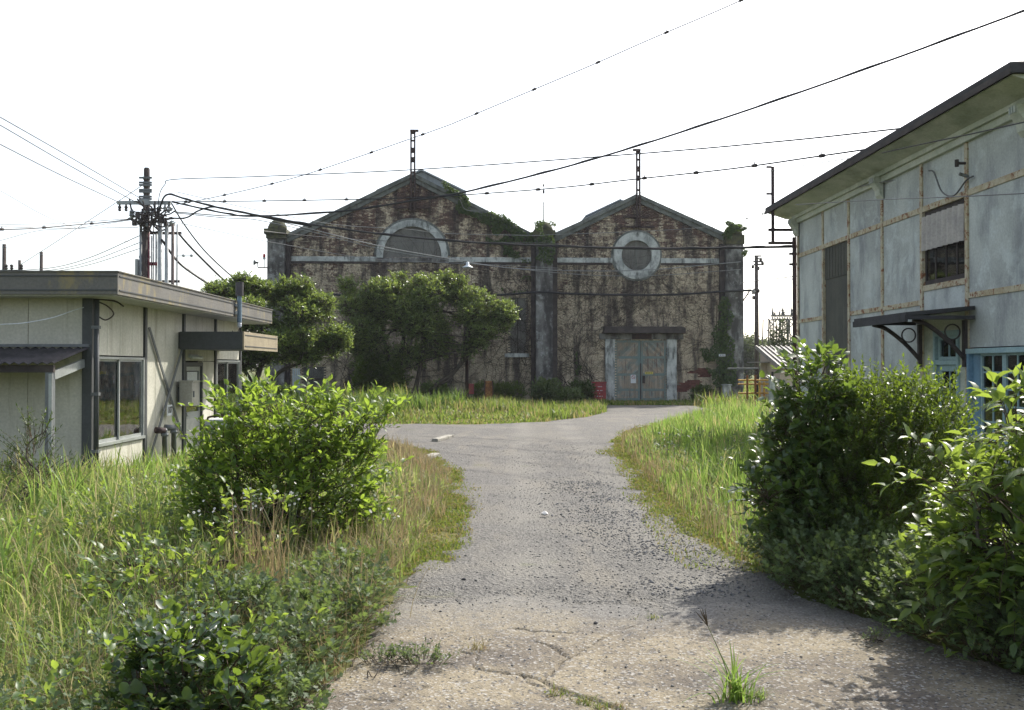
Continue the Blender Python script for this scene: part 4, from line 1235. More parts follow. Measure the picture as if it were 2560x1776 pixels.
# entrance canopy with two curved brackets
c0, c1, cx = 16.0, 18.35, 6.8
k = MB().prism([(cx, 2.66), (BX - .031, 2.76), (BX - .031, 2.83), (cx, 2.72)], 'y', c0, c1).build('entrance_canopy', M['roofdark'], B)
MB().box(cx - .02, cx + .03, c0 - .02, c1 + .02, 2.56, 2.67).build('canopy_beam', M['roofdark'], k)
MB().box(cx + .031, BX - .031, c0 - .0, c0 + .07, 2.60, 2.665).build('canopy_beam', M['roofdark'], k)
MB().box(cx + .031, BX - .031, c1 - .07, c1, 2.60, 2.665).build('canopy_beam', M['roofdark'], k)
for y in (CY[5], CY[4]):
    br = MB().tube(spline([(cx + .25, y, 2.6), (cx + .5, y, 2.52), (cx + .85, y, 2.25), (BX - .07, y, 1.95)], 6), .04, 8).build('bracket', M['lintel'], k, smooth=True)
    MB().box(BX - .09, BX - .031, y - .045, y + .045, 1.8, 2.6).build('bracket_post', M['lintel'], k)
    ringv = MB(); 
    rc = Vector((BX - .27, y, 2.40))
    pts = [rc + Vector((math.cos(q_)*.13, 0, math.sin(q_)*.13)) for q_ in np.linspace(0, 2*math.pi, 21)]
    ringv.tube(pts, .014, 6, caps=False).build('bracket_ring', M['lintel'], k)
# rainwater pipe at far corner, steel service frame outside it
MB().tube([(BX - .06, CY[0] + .16, 5.3), (BX - .06, CY[0] + .16, 0)], .06, 8).build('downpipe', M['rust'], B, smooth=True)
t = thing('service_frame', 'rusty angle-iron service bracket sticking out from the far roof corner', 'bracket', (BX, 25.7, 4.9))
vx = at(1932, 500, 25.75).x
zt_, zb_ = at(1932, 417, 25.75).z, at(1932, 609, 25.75).z
MB().box(vx - .035, vx + .035, 25.72, 25.79, zb_, zt_).build('upright', M['rust'], t)
for py, xe in ((574, 2004), (607, 2004)):
    z = at(1932, py, 25.75).z
    MB().box(at(1923, py, 25.75).x, BX + .0, 25.79, 25.86, z - .035, z + .035).build('crossbar', M['rust'], t)
for py in (418, 485):
    z = at(1932, py, 25.75).z
    MB().box(at(1916, py, 25.75).x, vx - .036, 25.73, 25.78, z - .025, z + .025).build('arm', M['rust'], t)
for py in (635, 661):
    z = at(1990, py, 25.75).z
    MB().box(BX - .2, BX - .0, 25.74, 25.79, z - .03, z + .03).build('arm', M['rust'], t)
# insulators on the wall
t = thing('wall_insulator', 'dark wire anchor on the upper wall panel of the right building', 'insulator', at(2428, 408, 16.28))
p = at(2428, 408, 16.28)
MB().tube([(BX, 16.3, p.z), (BX - .18, 16.3, p.z)], .025, 8).tube([(BX - .18, 16.3, p.z - .06), (BX - .18, 16.3, p.z + .06)], .035, 8).build('peg', M['lintel'], t)
p2 = at(2433, 441, 16.2)
t = thing('wall_insulator', 'pale porcelain knob on the upper batten of the right building', 'insulator', (BX, 16.25, p2.z))
MB().tube([(BX, 16.25, p2.z), (BX - .16, 16.25, p2.z + .05)], .03, 8).build('peg', M['coping'], t)

# ------------------------------------------------------------------ left: service pole with conduits
M['pole'] = weathered('old_wooden_pole', (.075, .058, .05), (.05, .042, .04), 4, rough=.9, stain=(.10, .085, .075))
M['conduit'] = weathered('grey_conduit', (.36, .38, .38), (.28, .30, .30), 3, rough=.5)
M['conduit_brown'] = weathered('brown_conduit', (.13, .10, .09), (.17, .13, .12), 3, rough=.7)
M['maroon'] = plain('maroon_conduit', (.16, .03, .045), .5)
PY = 38.0
P0 = at(367, 420, PY)
PX, PZ = P0.x, P0.z
P = thing('utility_pole', 'crowded wooden utility pole with crossarm and grey conduits behind the cabin', 'utility pole', (PX, PY, 0))
def pz(py): return at(367, py, PY).z
def pxx(px): return at(px, 600, PY).x
MB().tube([(PX, PY, 0), (PX, PY, PZ*.5), (PX, PY, PZ - .06), (PX, PY, PZ)], [.17, .14, .115, .09], 14).build('shaft', M['pole'], P, smooth=True)
for py in (447, 459, 465, 477, 482, 494, 500):
    z = pz(py)
    MB().lathe((PX, PY, z - .05), [(.13, 0), (.14, .02), (.14, .08), (.13, .1)], 14).build('steel_band', M['pipe'], P)
    MB().box(PX - .24, PX + .26, PY - .19, PY - .12, z - .03, z + .04).build('band_bracket', M['pipe'], P)
z = pz(509)
ca = MB().box(pxx(298), pxx(431), PY - .26, PY - .16, z - .08, z + .06).build('crossarm', M['conduit'], P)
MB().box(PX - .2, PX + .2, PY - .27, PY - .15, z - .11, z + .12).build('arm_clamp', M['conduit'], P)
for px in (304, 320, 405, 417, 428):
    MB().lathe((pxx(px), PY - .21, z - .35), [(.03, 0), (.07, .05), (.045, .1), (.075, .16), (.04, .22), (.03, .28)], 10).build('insulator', M['conduit'] if px > 400 else M['lintel'], ca)
# cut-outs and cable boxes under the arm
for k in range(26):
    px = rng.uniform(330, 440); py = rng.uniform(522, 568)
    c = Vector((pxx(px), PY - rng.uniform(.05, .5), pz(py)))
    s = rng.uniform(.06, .14)
    m = MB()
    if k % 3 == 0: m.lathe((c.x, c.y, c.z - s), [(s*.5, 0), (s*.8, s*.4), (s*.5, s*.9), (s*.75, s*1.4), (s*.3, s*2)], 9)
    elif k % 3 == 1: m.box(c.x - s*.6, c.x + s*.6, c.y - s*.5, c.y + s*.5, c.z - s, c.z + s)
    else: m.tube([c - Vector((s*1.6, 0, s*.4)), c + Vector((s*1.6, 0, s*.5))], s*.35, 8)
    m.build('switch_fitting', (M['pipe'], M['lintel'], M['conduit'])[k % 3], P)
for k in range(34):
    a = Vector((pxx(rng.uniform(328, 400)), PY - rng.uniform(.0, .5), pz(rng.uniform(500, 570))))
    b = Vector((pxx(rng.uniform(360, 446)), PY - rng.uniform(.0, .5), pz(rng.uniform(515, 575))))
    mid = (a + b)/2 + Vector((rng.uniform(-.25, .25), -.1, -rng.uniform(.05, .45)))
    MB().tube(spline([a, mid, b], 6), rng.uniform(.014, .035), 5).build('jumper_wire', M['lintel'], P, smooth=True)
# conduits
for p0, p1, py, mt, yo in ((351.5, 357.5, 560, 'conduit', -.1), (360, 372, 580, 'pole', -.14), (372, 376, 560, 'maroon', -.1), (379, 382, 590, 'conduit', -.05), (385, 387.5, 560, 'pipe', -.12),
                           (389.5, 394, 585, 'conduit', -.03), (394.5, 400, 575, 'conduit', .1), (400.5, 409, 558, 'conduit', -.2), (416, 424, 556, 'conduit', -.15), (432, 438.5, 560, 'conduit_brown', -.15), (443.5, 446.5, 562, 'pipe', -.1)):
    x0, x1 = pxx(p0), pxx(p1); r_ = (x1 - x0)/2 * 1.2
    MB().tube([((x0+x1)/2, PY + yo, 0), ((x0+x1)/2, PY + yo, pz(py))], r_, 10).build('conduit', M[mt], P, smooth=True)
for py, a, b in ((582, 372, 450), (642, 344, 372), (703, 374, 446)):
    MB().box(pxx(a), pxx(b), PY + .12, PY + .2, pz(py) - .05, pz(py) + .05).build('conduit_rail', M['rust'] if py != 642 else M['pipe'], P)
MB().box(pxx(345), pxx(351), PY - .3, PY - .1, pz(700), pz(650)).build('switch_box', M['conduit'], P)
for px in (380, 391.5):
    MB().cyl((pxx(px), PY - .15, pz(665)), (pxx(px), PY - .15, pz(657)), .08, n=10).build('red_band', M['maroon'], P)
sp = MB().bar((pxx(446), PY - .1, pz(641)), (pxx(480), PY - .1, pz(641)), .03, .03); sp.build('spur_rod', M['conduit'], P)
for px in (461, 481):
    MB().lathe((pxx(px), PY - .1, pz(641) - .04), [(.03, 0), (.06, .03), (.06, .08), (.03, .11)], 10).build('spur_insulator', M['conduit'], P)
# small poles left behind the cabin
for px, py, w, lab in ((11, 611, 9, 'short dark post top at the far left above the cabin roof'), (49, 651, 6.5, 'shortest dark post top behind the cabin, second from the left'), (103.5, 630, 7.5, 'dark post top behind the cabin, nearest the utility pole')):
    Y = 55.0; p = at(px, py, Y); r_ = w/2/F*Y
    t = thing('timber_post', lab, 'post', (p.x, Y, 0), group='post tops behind the cabin')
    MB().tube([(p.x, Y, 0), (p.x, Y, p.z)], [r_*1.3, r_], 12).build('shaft', M['pole'], t, smooth=True)
    MB().lathe((p.x, Y, p.z - .2), [(r_*1.05, 0), (r_*1.15, .03), (r_*1.05, .06)], 12).build('band', M['pipe'], t)
    if px < 60:
        q = at(px, 678, Y)
        MB().bar((q.x - .5, Y - .2, q.z), (q.x + (.9 if px < 40 else .3), Y - .2, q.z), .1, .1).build('crossarm', M['pipe'], t)
        for s in (-.35, .2):
            MB().lathe((q.x + s, Y - .2, q.z + .05), [(.04, 0), (.11, .08), (.06, .15), (.11, .22), (.05, .3)], 8).build('insulator', M['lintel'], t)
# distant pole on the right
Y = 78.0; p = at(1891, 640, Y)
t = thing('utility_pole', 'slim distant utility pole between the shed and the right building', 'utility pole', (p.x, Y, 0))
MB().tube([(p.x, Y, 0), (p.x, Y, p.z)], [.2, .14], 10).build('shaft', M['pole'], t, smooth=True)
for py, w in ((641, .35), (648, .3), (655, .5), (662, .4)):
    z = at(1891, py, Y).z
    MB().box(p.x - w*.6, p.x + w, Y - .2, Y - .08, z - .06, z + .06).build('crossarm', M['lintel'], t)
for dx_, py in ((-.35, 668), (.1, 672), (.3, 650), (.45, 660), (-.3, 745), (-.15, 726), (.1, 728)):
    z = at(1891, py, Y).z
    MB().lathe((p.x + dx_, Y - .2, z - .15), [(.06, 0), (.12, .06), (.12, .25), (.05, .3)], 8).build('fitting', M['lintel'], t)
# distant substation gantry
Y = 68.0
def ga(px, py): return at(px, py, Y)
t = thing('substation_gantry', 'distant lattice steel substation gantry overgrown with creeper', 'gantry', (ga(1962, 800).x, Y, 0))
M['gantry'] = plain('gantry_steel', (.17, .165, .15), .8)
for px in (1931, 1958, 1981, 1995):
    m = MB(); x = ga(px, 800).x; zt = ga(px, 797).z
    for s in (-.25, .25):
        m.bar((x + s*1.6, Y, 0), (x + s, Y, zt), .07, .07).bar((x + s*1.6, Y + 1.5, 0), (x + s, Y + 1.5, zt), .07, .07)
    for k in range(6):
        z0, z1 = zt*k/6, zt*(k+1)/6
        m.bar((x - .38, Y, z0), (x + .34, Y, z1), .05, .05).bar((x + .38, Y, z0), (x - .34, Y, z1), .05, .05)
    m.build('lattice_leg', M['gantry'], t)
m = MB(); xa, xb = ga(1928, 800).x, ga(2015, 800).x
for z in (ga(0, 799).z, ga(0, 788).z):
    m.bar((xa, Y, z), (xb, Y, z), .09, .09)
for k in range(14):
    x = xa + (xb - xa)*k/14; x2 = xa + (xb - xa)*(k+1)/14
    m.bar((x, Y, ga(0, 799).z), (x2, Y, ga(0, 788).z), .05, .05).bar((x, Y, ga(0, 788).z), (x2, Y, ga(0, 799).z), .05, .05)
m.build('truss_beam', M['gantry'], t)
for px, h in ((1936, 1.0), (1941, .7), (1953, .9), (1960, 1.7), (1964, 1.0), (1983, 1.6), (1988, 1.0), (1993, 1.3)):
    x = ga(px, 788).x
    MB().lathe((x, Y + .4, ga(0, 788).z), [(.05, 0), (.10, h*.08), (.05, h*.16), (.09, h*.24), (.03, h*.32), (.012, h*.6)], 8).build('insulator', M['gantry'], t)
x = ga(1930, 800).x
MB().tube([(x, Y, 0), (x, Y, ga(0, 764).z), (x + .3, Y, ga(0, 763).z)], .03, 6).build('lightning_rod', M['gantry'], t)
# small shed with tin roof, gatepost, yellow guard rail
M['tin'] = weathered('pale_tin_roof', (.27, .25, .22), (.21, .195, .175), 2, rough=.6)
M['yellow'] = weathered('rusty_yellow_rail', (.55, .34, .06), (.42, .22, .05), 4, rough=.7, third=(.2, .08, .04))
Y = 43.0
def sh(px, py): return at(px, py, Y)
x0, x1 = sh(1895, 900).x, sh(2030, 900).x
zr_, ze = sh(1895, 868).z, 1.75
t = thing('small_outbuilding', 'small beige outbuilding with sloping ribbed tin roof beyond the grass', 'outbuilding', (x0, Y, 0))
M['beige'] = weathered('beige_wall', (.50, .41, .33), (.42, .35, .28), 1.2, rough=.85)
MB().box(x0 + .1, x1, Y - 3.1, Y, 0, ze).build('wall', M['beige'], t)
MB().prism([(Y - 3.1, ze + .002), (Y - .002, ze + .002), (Y - .002, zr_ - .12)], 'x', x0 + .1, x1).build('gable_wall', M['beige'], t)
xr0, xr1 = x0 - .1, x1 + .2
rp = [(Y - 3.4, 1.84), (Y + .1, zr_ + .02)]
m = MB().add([(xr0, rp[0][0], rp[0][1]), (xr1, rp[0][0], rp[0][1]), (xr1, rp[1][0], rp[1][1]), (xr0, rp[1][0], rp[1][1]),
              (xr0, rp[0][0], rp[0][1] - .1), (xr1, rp[0][0], rp[0][1] - .1), (xr1, rp[1][0], rp[1][1] - .1), (xr0, rp[1][0], rp[1][1] - .1)],
             [(0,1,2,3), (7,6,5,4), (0,4,5,1), (1,5,6,2), (2,6,7,3), (3,7,4,0)])
rf = m.build('roof', M['tin'], t)
for k in range(13):
    x = xr0 + .05 + (xr1 - xr0 - .1)*k/12
    MB().bar((x, rp[0][0] - .01, rp[0][1] + .03), (x, rp[1][0], rp[1][1] + .03), .05, .06).build('roof_rib', M['tin'], rf)
MB().box(x0 - .55, x0 + .098, Y - 1.6, Y - .2, 1.98, 2.03).build('side_awning', M['tin'], t)
for dx_ in (.55, .75):
    MB().tube([(x0 + .06, Y - .3 - dx_, .2), (x0 + .06, Y - .3 - dx_, 1.9)], .03, 6).build('pipe', M['beige'], t)
MB().box(x0 + .06, x0 + .099, Y - 2.1, Y - 1.9, 1.35, 1.6).build('vent', M['dark'], t)
Y = 33.0
p = at(1929.5, 941, Y)
o = MB().box(p.x - .09, p.x + .09, Y - .09, Y + .09, 0, p.z).build('gate_post', M['render'], bevel=.015)
tag(o, 'square grey concrete post in front of the beige outbuilding', 'post')
Y = 40.0
t = thing('guard_rail', 'rusty yellow guard railing between the shed and the outbuilding', 'railing', (at(1890, 990, Y).x, Y, 0))
for py in (951, 961, 984):
    z = at(0, py, Y).z
    MB().tube([(at(1845, py, Y).x, Y, z), (at(1925, py, Y).x, Y, z)], .035, 8).build('rail', M['yellow'], t)
for px, py in ((1867, 938), (1887, 938), (1898, 955), (1909, 955)):
    q = at(px, py, Y)
    MB().tube([(q.x, Y - .08, 0), (q.x, Y - .08, q.z)], .045, 8).build('post', M['yellow'] if px > 1890 else M['rustbright'], t)
t = thing('pipe_frame', 'thin steel pipe frame behind the yellow railing', 'frame', (at(1893, 950, 41).x, 41, 0))
q0, q1 = at(1848, 922, 41), at(1893, 922, 41)
MB().tube([(q0.x - .5, 41, q0.z), (q1.x + .05, 41, q1.z)], .04, 8).build('rail', M['coping'], t)
MB().tube([(q1.x, 41, 0), (q1.x, 41, q1.z)], .045, 8).build('post', M['rust'], t)
# street lamp and posts on the grass island
Y = 46.5; p = at(1166, 655, Y)
t = thing('yard_lamp', 'white enamel yard lamp on a rusty post among the trees', 'lamp', (at(1167, 990, Y).x, Y, 0))
lx = at(1167, 990, Y).x
MB().tube([(lx, Y, 0), (lx, Y, at(0, 690, Y).z)], [.09, .06], 10).build('post', M['rust'], t, smooth=True)
MB().tube(spline([(lx, Y, at(0, 690, Y).z), (lx - .22, Y - .1, at(0, 680, Y).z), (lx - .28, Y - .2, at(0, 665, Y).z), (lx - .12, Y - .3, at(0, 654, Y).z), (lx + .05, Y - .35, at(0, 656, Y).z)], 8), .018, 6).build('gooseneck', M['coping'], t)
lz = at(0, 670, Y).z
MB().lathe((lx + .05, Y - .35, lz), [(.26, 0), (.24, .04), (.13, .10), (.08, .15), (.07, .27), (.03, .28)], 18, caps=False).build('shade', M['signwhite'], t, smooth=True)
MB().lathe((lx + .05, Y - .35, lz - .05), [(.03, 0), (.07, .05), (.07, .1), (.03, .14)], 10).build('bulb', M['curtain'], t, smooth=True)
MB().box(lx + .1, lx + .34, Y - .1, Y + .1, .5, at(0, 960, Y).z).build('switch_box', M['redpaint'], t)
Y = 41.5; p = at(1222, 953, Y); pb = grd(1222, 1018)
hw0, hw1 = 9.5/F*Y, 12/F*Y
t = thing('steel_bollard', 'tapered rusty steel post standing in the bright grass', 'post', (p.x, Y, 0))
MB().add([(p.x-hw1, Y-.15, 0), (p.x+hw1, Y-.15, 0), (p.x+hw1, Y+.15, 0), (p.x-hw1, Y+.15, 0), (p.x-hw0, Y-.12, p.z), (p.x+hw0, Y-.12, p.z), (p.x+hw0, Y+.12, p.z), (p.x-hw0, Y+.12, p.z)],
         [(0,3,2,1),(4,5,6,7),(0,1,5,4),(1,2,6,5),(2,3,7,6),(3,0,4,7)]).build('web', M['rustbright'], t)
for s in (-1, 1):
    MB().bar((p.x + s*hw1, Y - .17, 0), (p.x + s*hw0, Y - .14, p.z + .02), .05, .06, up=(0, 1, 0)).build('flange', M['rust'], t)
# metal rack glimpsed under the left tree
Y = 44; t = thing('slatted_rack', 'pale blue slatted rack half hidden under the left tree', 'rack', (at(742, 950, Y).x, Y, 0))
M['rackblue'] = plain('pale_rack', (.45, .52, .55), .5)
for px in (733, 738, 743, 748):
    q = at(px, 922, Y)
    MB().box(q.x - .03, q.x + .03, Y, Y + .05, 0, q.z).build('slat', M['rackblue'], t)
MB().box(at(730, 940, Y).x, at(751, 940, Y).x, Y + .051, Y + .1, .3, .4).box(at(730, 940, Y).x, at(751, 940, Y).x, Y + .051, Y + .1, 1.3, 1.4).build('crossbar', M['rackblue'], t)

# ------------------------------------------------------------------ overhead cables
M['cable'] = plain('black_cable', (.018, .018, .02), .6)
M['wire'] = plain('grey_wire', (.10, .10, .10), .5)
M['palewire'] = plain('pale_wire', (.24, .245, .245), .9, .05)
def cable(label, pts, r=.02, mat='cable', clips=0, n=10, name='overhead_cable', twin=0.0):
    """pts: (px, py, Y) on the photo, Y the distance"""
    P3 = [at(a, b, c) for a, b, c in pts]
    r = max(r * 1.35, .00031 * sum(p[2] for p in pts) / len(pts))
    path = spline(P3, n)
    mb = MB().tube(path, r, 5)
    if twin:
        off = [p + Vector((0, 0, twin*(.6 + .5*math.sin(i*.9)))) for i, p in enumerate(path)]
        mb.tube(off, r*.6, 5)
    o = mb.build(name, M[mat])
    tag(o, label, 'cable', 'overhead cables in the yard')
    if clips:
        L = [0]
        for a, b in zip(path[:-1], path[1:]): L.append(L[-1] + (b - a).length)
        c = MB(); s = clips*.5
        for a, b, l0, l1 in zip(path[:-1], path[1:], L[:-1], L[1:]):
            while s < l1:
                if s >= l0:
                    p = a.lerp(b, (s - l0)/(l1 - l0)); d = (b - a).normalized()
                    cl = MB().tube([p - d*.06, p + d*.06], r*2.3, 6).tube([p, p + Vector((0, 0, .09))], r*.7, 5)
                    cl.build('cable_clip', M['lintel'], o)
                s += clips
    return o
cable('upper of three parallel wires running up left from the utility pole', [(354, 498, 37.8), (180, 396, 31), (0, 293, 26), (-140, 214, 23)], .012, 'wire')
cable('middle of three parallel wires running up left from the utility pole', [(338, 505, 37.8), (170, 412, 31), (0, 313, 26), (-140, 235, 23)], .012, 'wire')
cable('lowest of three parallel wires running up left from the crossarm', [(299, 507, 37.8), (150, 437, 31), (0, 361, 26), (-140, 292, 23)], .012, 'wire')
cable('very thin wire sloping down from the left edge behind the pole', [(-120, 415, 44), (0, 477, 46), (147, 555, 50), (326, 607, 56), (420, 625, 60)], .010, 'wire')
cable('clipped black cable entering from the left at pole height', [(-80, 572, 30), (0, 574, 31), (88, 571, 33), (195, 562, 35), (270, 556, 36.5), (330, 548, 37.8)], .016, 'cable', clips=2.4)
cable('thin wire just above the clipped cable at the left', [(-80, 566, 30), (0, 562, 31), (163, 558, 35), (329, 547, 37.8)], .009, 'wire')
cable('thin level wire with insulator beads left of the utility pole', [(-80, 565, 30), (0, 567, 31), (163, 571, 35), (345, 569, 37.8)], .009, 'wire')
cable('upper of three slack wires from the pole to the short posts', [(350, 589, 37.9), (228, 643, 44), (140, 668, 49), (49, 677, 54.8)], .014, 'wire')
cable('middle of three slack wires from the pole to the short posts', [(351, 606, 37.9), (228, 653, 44), (140, 674, 49), (49, 680, 54.8)], .012, 'wire')
cable('lowest of three slack wires from the pole to the short posts', [(351, 621, 37.9), (228, 661, 44), (140, 678, 49), (49, 683, 54.8)], .012, 'wire')
cable('stay wire crossing down left from the pole top', [(354, 465, 37.9), (298, 502, 40), (182, 578, 46), (52, 662, 54.6)], .011, 'wire')
cable('thin wire dipping to the left edge below the clipped cable', [(330, 550, 37.8), (200, 570, 36), (98, 577, 34), (0, 602, 31), (-80, 620, 29)], .007, 'wire')
cable('nearly straight wire from the pole top to the right building roof', [(395, 545, 37.8), (398, 490, 37.7), (412, 462, 37.5), (436, 449, 37), (640, 442, 34), (1029, 425, 29.5), (1580, 386, 23.6), (1960, 353, 20.2), (2250, 322, 17.9)], .013, 'cable')
cable('clipped messenger cable climbing over the left gable towards the top right', [(440, 512, 37.7), (520, 497, 36), (640, 470, 35), (753, 440, 34), (857, 406, 33.2), (956, 372, 32.4), (1109, 318, 31), (1154, 300, 30.6), (1340, 222, 29), (1480, 163, 28), (1625, 99, 27), (1788, 30, 26), (1900, -20, 25.3)], .012, 'wire', clips=2.2)
cable('heavy twisted cable rising to the top right corner', [(430, 505, 37.7), (470, 514, 37.2), (560, 533, 36), (640, 541, 35.5), (860, 528, 34), (1028, 503, 33), (1146, 484, 32.4), (1330, 440, 31.4), (1492, 396, 30.6), (1690, 335, 29.6), (1960, 245, 28.2), (2270, 135, 26.8), (2560, 28, 25.6), (2700, -20, 25)], .024, 'cable', twin=.03)
cable('clipped sagging cable passing both gable tips to the right roof', [(420, 508, 37.7), (445, 505, 37.4), (640, 503, 35.5), (879, 499, 33), (1028, 495, 31.5), (1186, 486, 30), (1406, 469, 27.8), (1573, 450, 26), (1790, 427, 23.2), (1912, 411, 21.8), (2020, 395, 20.7), (2165, 374, 19.3)], .014, 'cable', clips=2.0)
cable('thickest black cable bundle sweeping across both gables', [(395, 560, 37.8), (400, 520, 37.7), (418, 487, 37.6), (470, 500, 37), (556, 522, 36), (690, 547, 34.5), (779, 562, 33.8), (946, 585, 32.5), (1146, 604, 31), (1335, 614, 29.8), (1602, 622, 28), (1780, 621, 26.8), (1891, 619, 26.2), (1996, 617, 25.75)], .028, 'cable', twin=.03)
cable('looping black cable that joins the bundle right of the pole', [(424, 546, 37.7), (465, 545, 37.4), (495, 528, 37), (535, 518, 36.5), (600, 530, 35.8), (690, 550, 34.6), (779, 566, 33.8)], .024, 'cable')
cable('pale cable crossing below the arch towards the round window', [(436, 530, 37.7), (560, 540, 39), (640, 541, 40), (775, 573, 42), (956, 617, 44.5), (1118, 646, 46.5), (1280, 671, 48), (1500, 678, 48.9), (1641, 674, 49.3), (1731, 666, 49.4), (1852, 655, 49.4)], .018, 'palewire')
cable('lower twin of the pale cable, crossing under the round window', [(438, 533, 37.7), (560, 545, 39), (640, 550, 40), (775, 579, 42), (956, 624, 44.5), (1118, 650, 46.5), (1226, 665, 47.5), (1400, 683, 48.6), (1528, 690, 49), (1660, 688, 49.3), (1852, 674, 49.4)], .013, 'palewire')
cable('thin grey wire crossing through the arched window', [(440, 480, 37.7), (640, 525, 40), (840, 562, 43), (1014, 573, 45), (1114, 584, 46), (1335, 589, 47.8), (1384, 587, 48), (1641, 577, 48.8), (1798, 566, 49.2)], .010, 'palewire')
cable('thin dark wire falling from the pole to the left pillar and the band', [(446, 546, 37.8), (560, 563, 40.5), (668, 579, 43), (820, 594, 45), (1000, 604, 47), (1200, 606, 48.3), (1400, 609, 49)], .010, 'wire')
cable('second thin wire falling from the pole across the left gable', [(446, 557, 37.8), (560, 582, 40.5), (700, 610, 43.5), (929, 647, 46), (1199, 661, 48), (1400, 671, 49)], .010, 'palewire')
cable('near-vertical heavy cable dropping steeply right of the conduits', [(429, 509, 37.7), (461, 562, 38.5), (514, 630, 39.8), (585, 696, 41), (640, 738, 42.5)], .022, 'cable', twin=.02)
cable('middle heavy cable dropping from the conduits behind the trees', [(448, 586, 37.8), (482, 624, 38.5), (557, 698, 40), (620, 748, 42)], .032, 'cable', twin=.03)
cable('lowest heavy cable bundle dropping from the conduits behind the cabin', [(404, 600, 37.7), (446, 656, 38.3), (493, 692, 39), (548, 726, 40), (620, 762, 42)], .036, 'cable', twin=.04)
cable('black cable run fixed along both gable walls below the windows', [(640, 745, 48.0), (722, 739, 48.6), (775, 736, 48.7), (850, 738, 48.8), (1000, 742, 49), (1240, 738, 49.2), (1350, 731, 48.9), (1430, 735, 49.2), (1569, 738, 49.5), (1686, 737, 49.6), (1800, 730, 49.3), (1878, 726, 49.6)], .042, 'cable', twin=.03)
cable('short wire from the wall bracket to the distant utility pole', [(1870, 738, 49.7), (1880, 735, 60), (1888, 728, 77.8)], .02, 'wire')
cable('thin far wire from the distant pole towards the right building', [(1891, 650, 77.8), (1925, 644, 60), (1955, 648, 45), (1975, 690, 38), (1998, 722, 25.8)], .012, 'wire')
cable('slack wire from the right building corner past the distant pole', [(1850, 708, 49.4), (1890, 703, 42), (1940, 697, 34), (1999, 690, 25.8)], .012, 'wire')
cable('very thin wire crossing the sky between the gable masts', [(1148, 498, 45), (1180, 528, 45), (1350, 508, 40), (1600, 483, 34), (1930, 427, 25), (2125, 396, 19.8)], .006, 'palewire')
cable('wire along the upper wall of the right building ending at the anchor', [(1850, 552, 36), (1960, 520, 29), (2145, 468, 21), (2260, 447, 19), (2421, 409, 16.4)], .009, 'palewire', clips=2.6)
cable('slack loop of wire hanging on the upper wall panels', [(2322, 427, 17.6), (2335, 432, 17.25), (2355, 480, 16.95), (2385, 489, 16.5), (2415, 452, 16.2), (2433, 441, 16.0)], .011, 'wire')
cable('thin level wire crossing the front of the right building', [(1990, 512, 22), (2200, 500, 17), (2400, 492, 14), (2640, 480, 12)], .006, 'wire')
cable('dark wire under the eave of the right building', [(2205, 383, 18.2), (2300, 362, 16.6), (2421, 337, 14.9), (2560, 306, 13.3), (2640, 288, 12.6)], .008, 'cable')

# ------------------------------------------------------------------ vegetation
M['g_bright'] = leaf_mat('grass_bright', (.065, .13, .018), (.13, .21, .035), (.30, .45, .085), .5, .5, .3, dry=(.34, .28, .13), dryamt=-.12)
M['g_left'] = leaf_mat('grass_left', (.065, .12, .02), (.13, .20, .035), (.32, .42, .09), .5, .5, .35, dry=(.33, .28, .15), dryamt=.1)
M['g_dry'] = leaf_mat('grass_dry', (.16, .165, .065), (.33, .275, .15), (.35, .29, .14), .55, .42, .3, dry=(.27, .19, .11), dryamt=.2)
M['g_short'] = leaf_mat('grass_short', (.07, .11, .018), (.12, .16, .03), (.30, .38, .05), .6, .4, .2, dry=(.26, .20, .08), dryamt=.2)
M['g_tall'] = leaf_mat('grass_reed', (.04, .085, .02), (.085, .14, .035), (.20, .30, .05), .5, .45, .3)
M['g_far'] = leaf_mat('grass_far', (.06, .11, .02), (.11, .17, .035), (.28, .38, .06), .5, .45, .3, dry=(.28, .23, .10), dryamt=.1)  # slightly duller green for the farther grass
M['l_lime'] = leaf_mat('leaf_lime', (.05, .10, .018), (.10, .165, .028), (.36, .50, .06), .44, .52, .45)
M['l_glossy'] = leaf_mat('leaf_glossy', (.028, .062, .022), (.06, .10, .032), (.23, .34, .045), .36, .38, .6)
M['l_dense'] = leaf_mat('leaf_dense', (.03, .06, .014), (.06, .10, .022), (.24, .34, .03), .40, .40, .4)
M['l_big'] = leaf_mat('leaf_big', (.04, .085, .022), (.085, .14, .035), (.34, .45, .06), .42, .5, .5)
M['l_round'] = leaf_mat('leaf_round', (.022, .05, .022), (.045, .085, .035), (.24, .35, .04), .33, .35, .6)
M['l_herb'] = leaf_mat('leaf_herb', (.055, .09, .042), (.115, .16, .075), (.22, .30, .07), .55, .4, .3)
M['l_tree'] = leaf_mat('leaf_tree', (.055, .105, .03), (.14, .20, .06), (.32, .42, .08), .34, .35, .5)
M['l_tree2'] = leaf_mat('leaf_tree_broad', (.065, .12, .04), (.17, .225, .08), (.36, .46, .09), .32, .35, .55)
M['l_ivy'] = leaf_mat('leaf_ivy', (.03, .06, .02), (.07, .105, .03), (.14, .21, .03), .45, .3, .35)
M['l_far'] = leaf_mat('leaf_far', (.05, .075, .035), (.085, .115, .05), (.14, .18, .05), .7, .3, .2)
M['bark'] = weathered('grey_bark', (.075, .062, .05), (.045, .038, .03), 6, rough=.95, bmp=.01)
M['twig'] = plain('brown_twig', (.085, .06, .035), .9)
M['creeper'] = plain('dry_creeper_stem', (.045, .036, .03), .95)
M['greenstem'] = plain('green_stem', (.10, .13, .04), .7)
M['petal'] = plain('white_petal', (.75, .75, .70), .6)
M['pollen'] = plain('yellow_centre', (.55, .4, .06), .7)

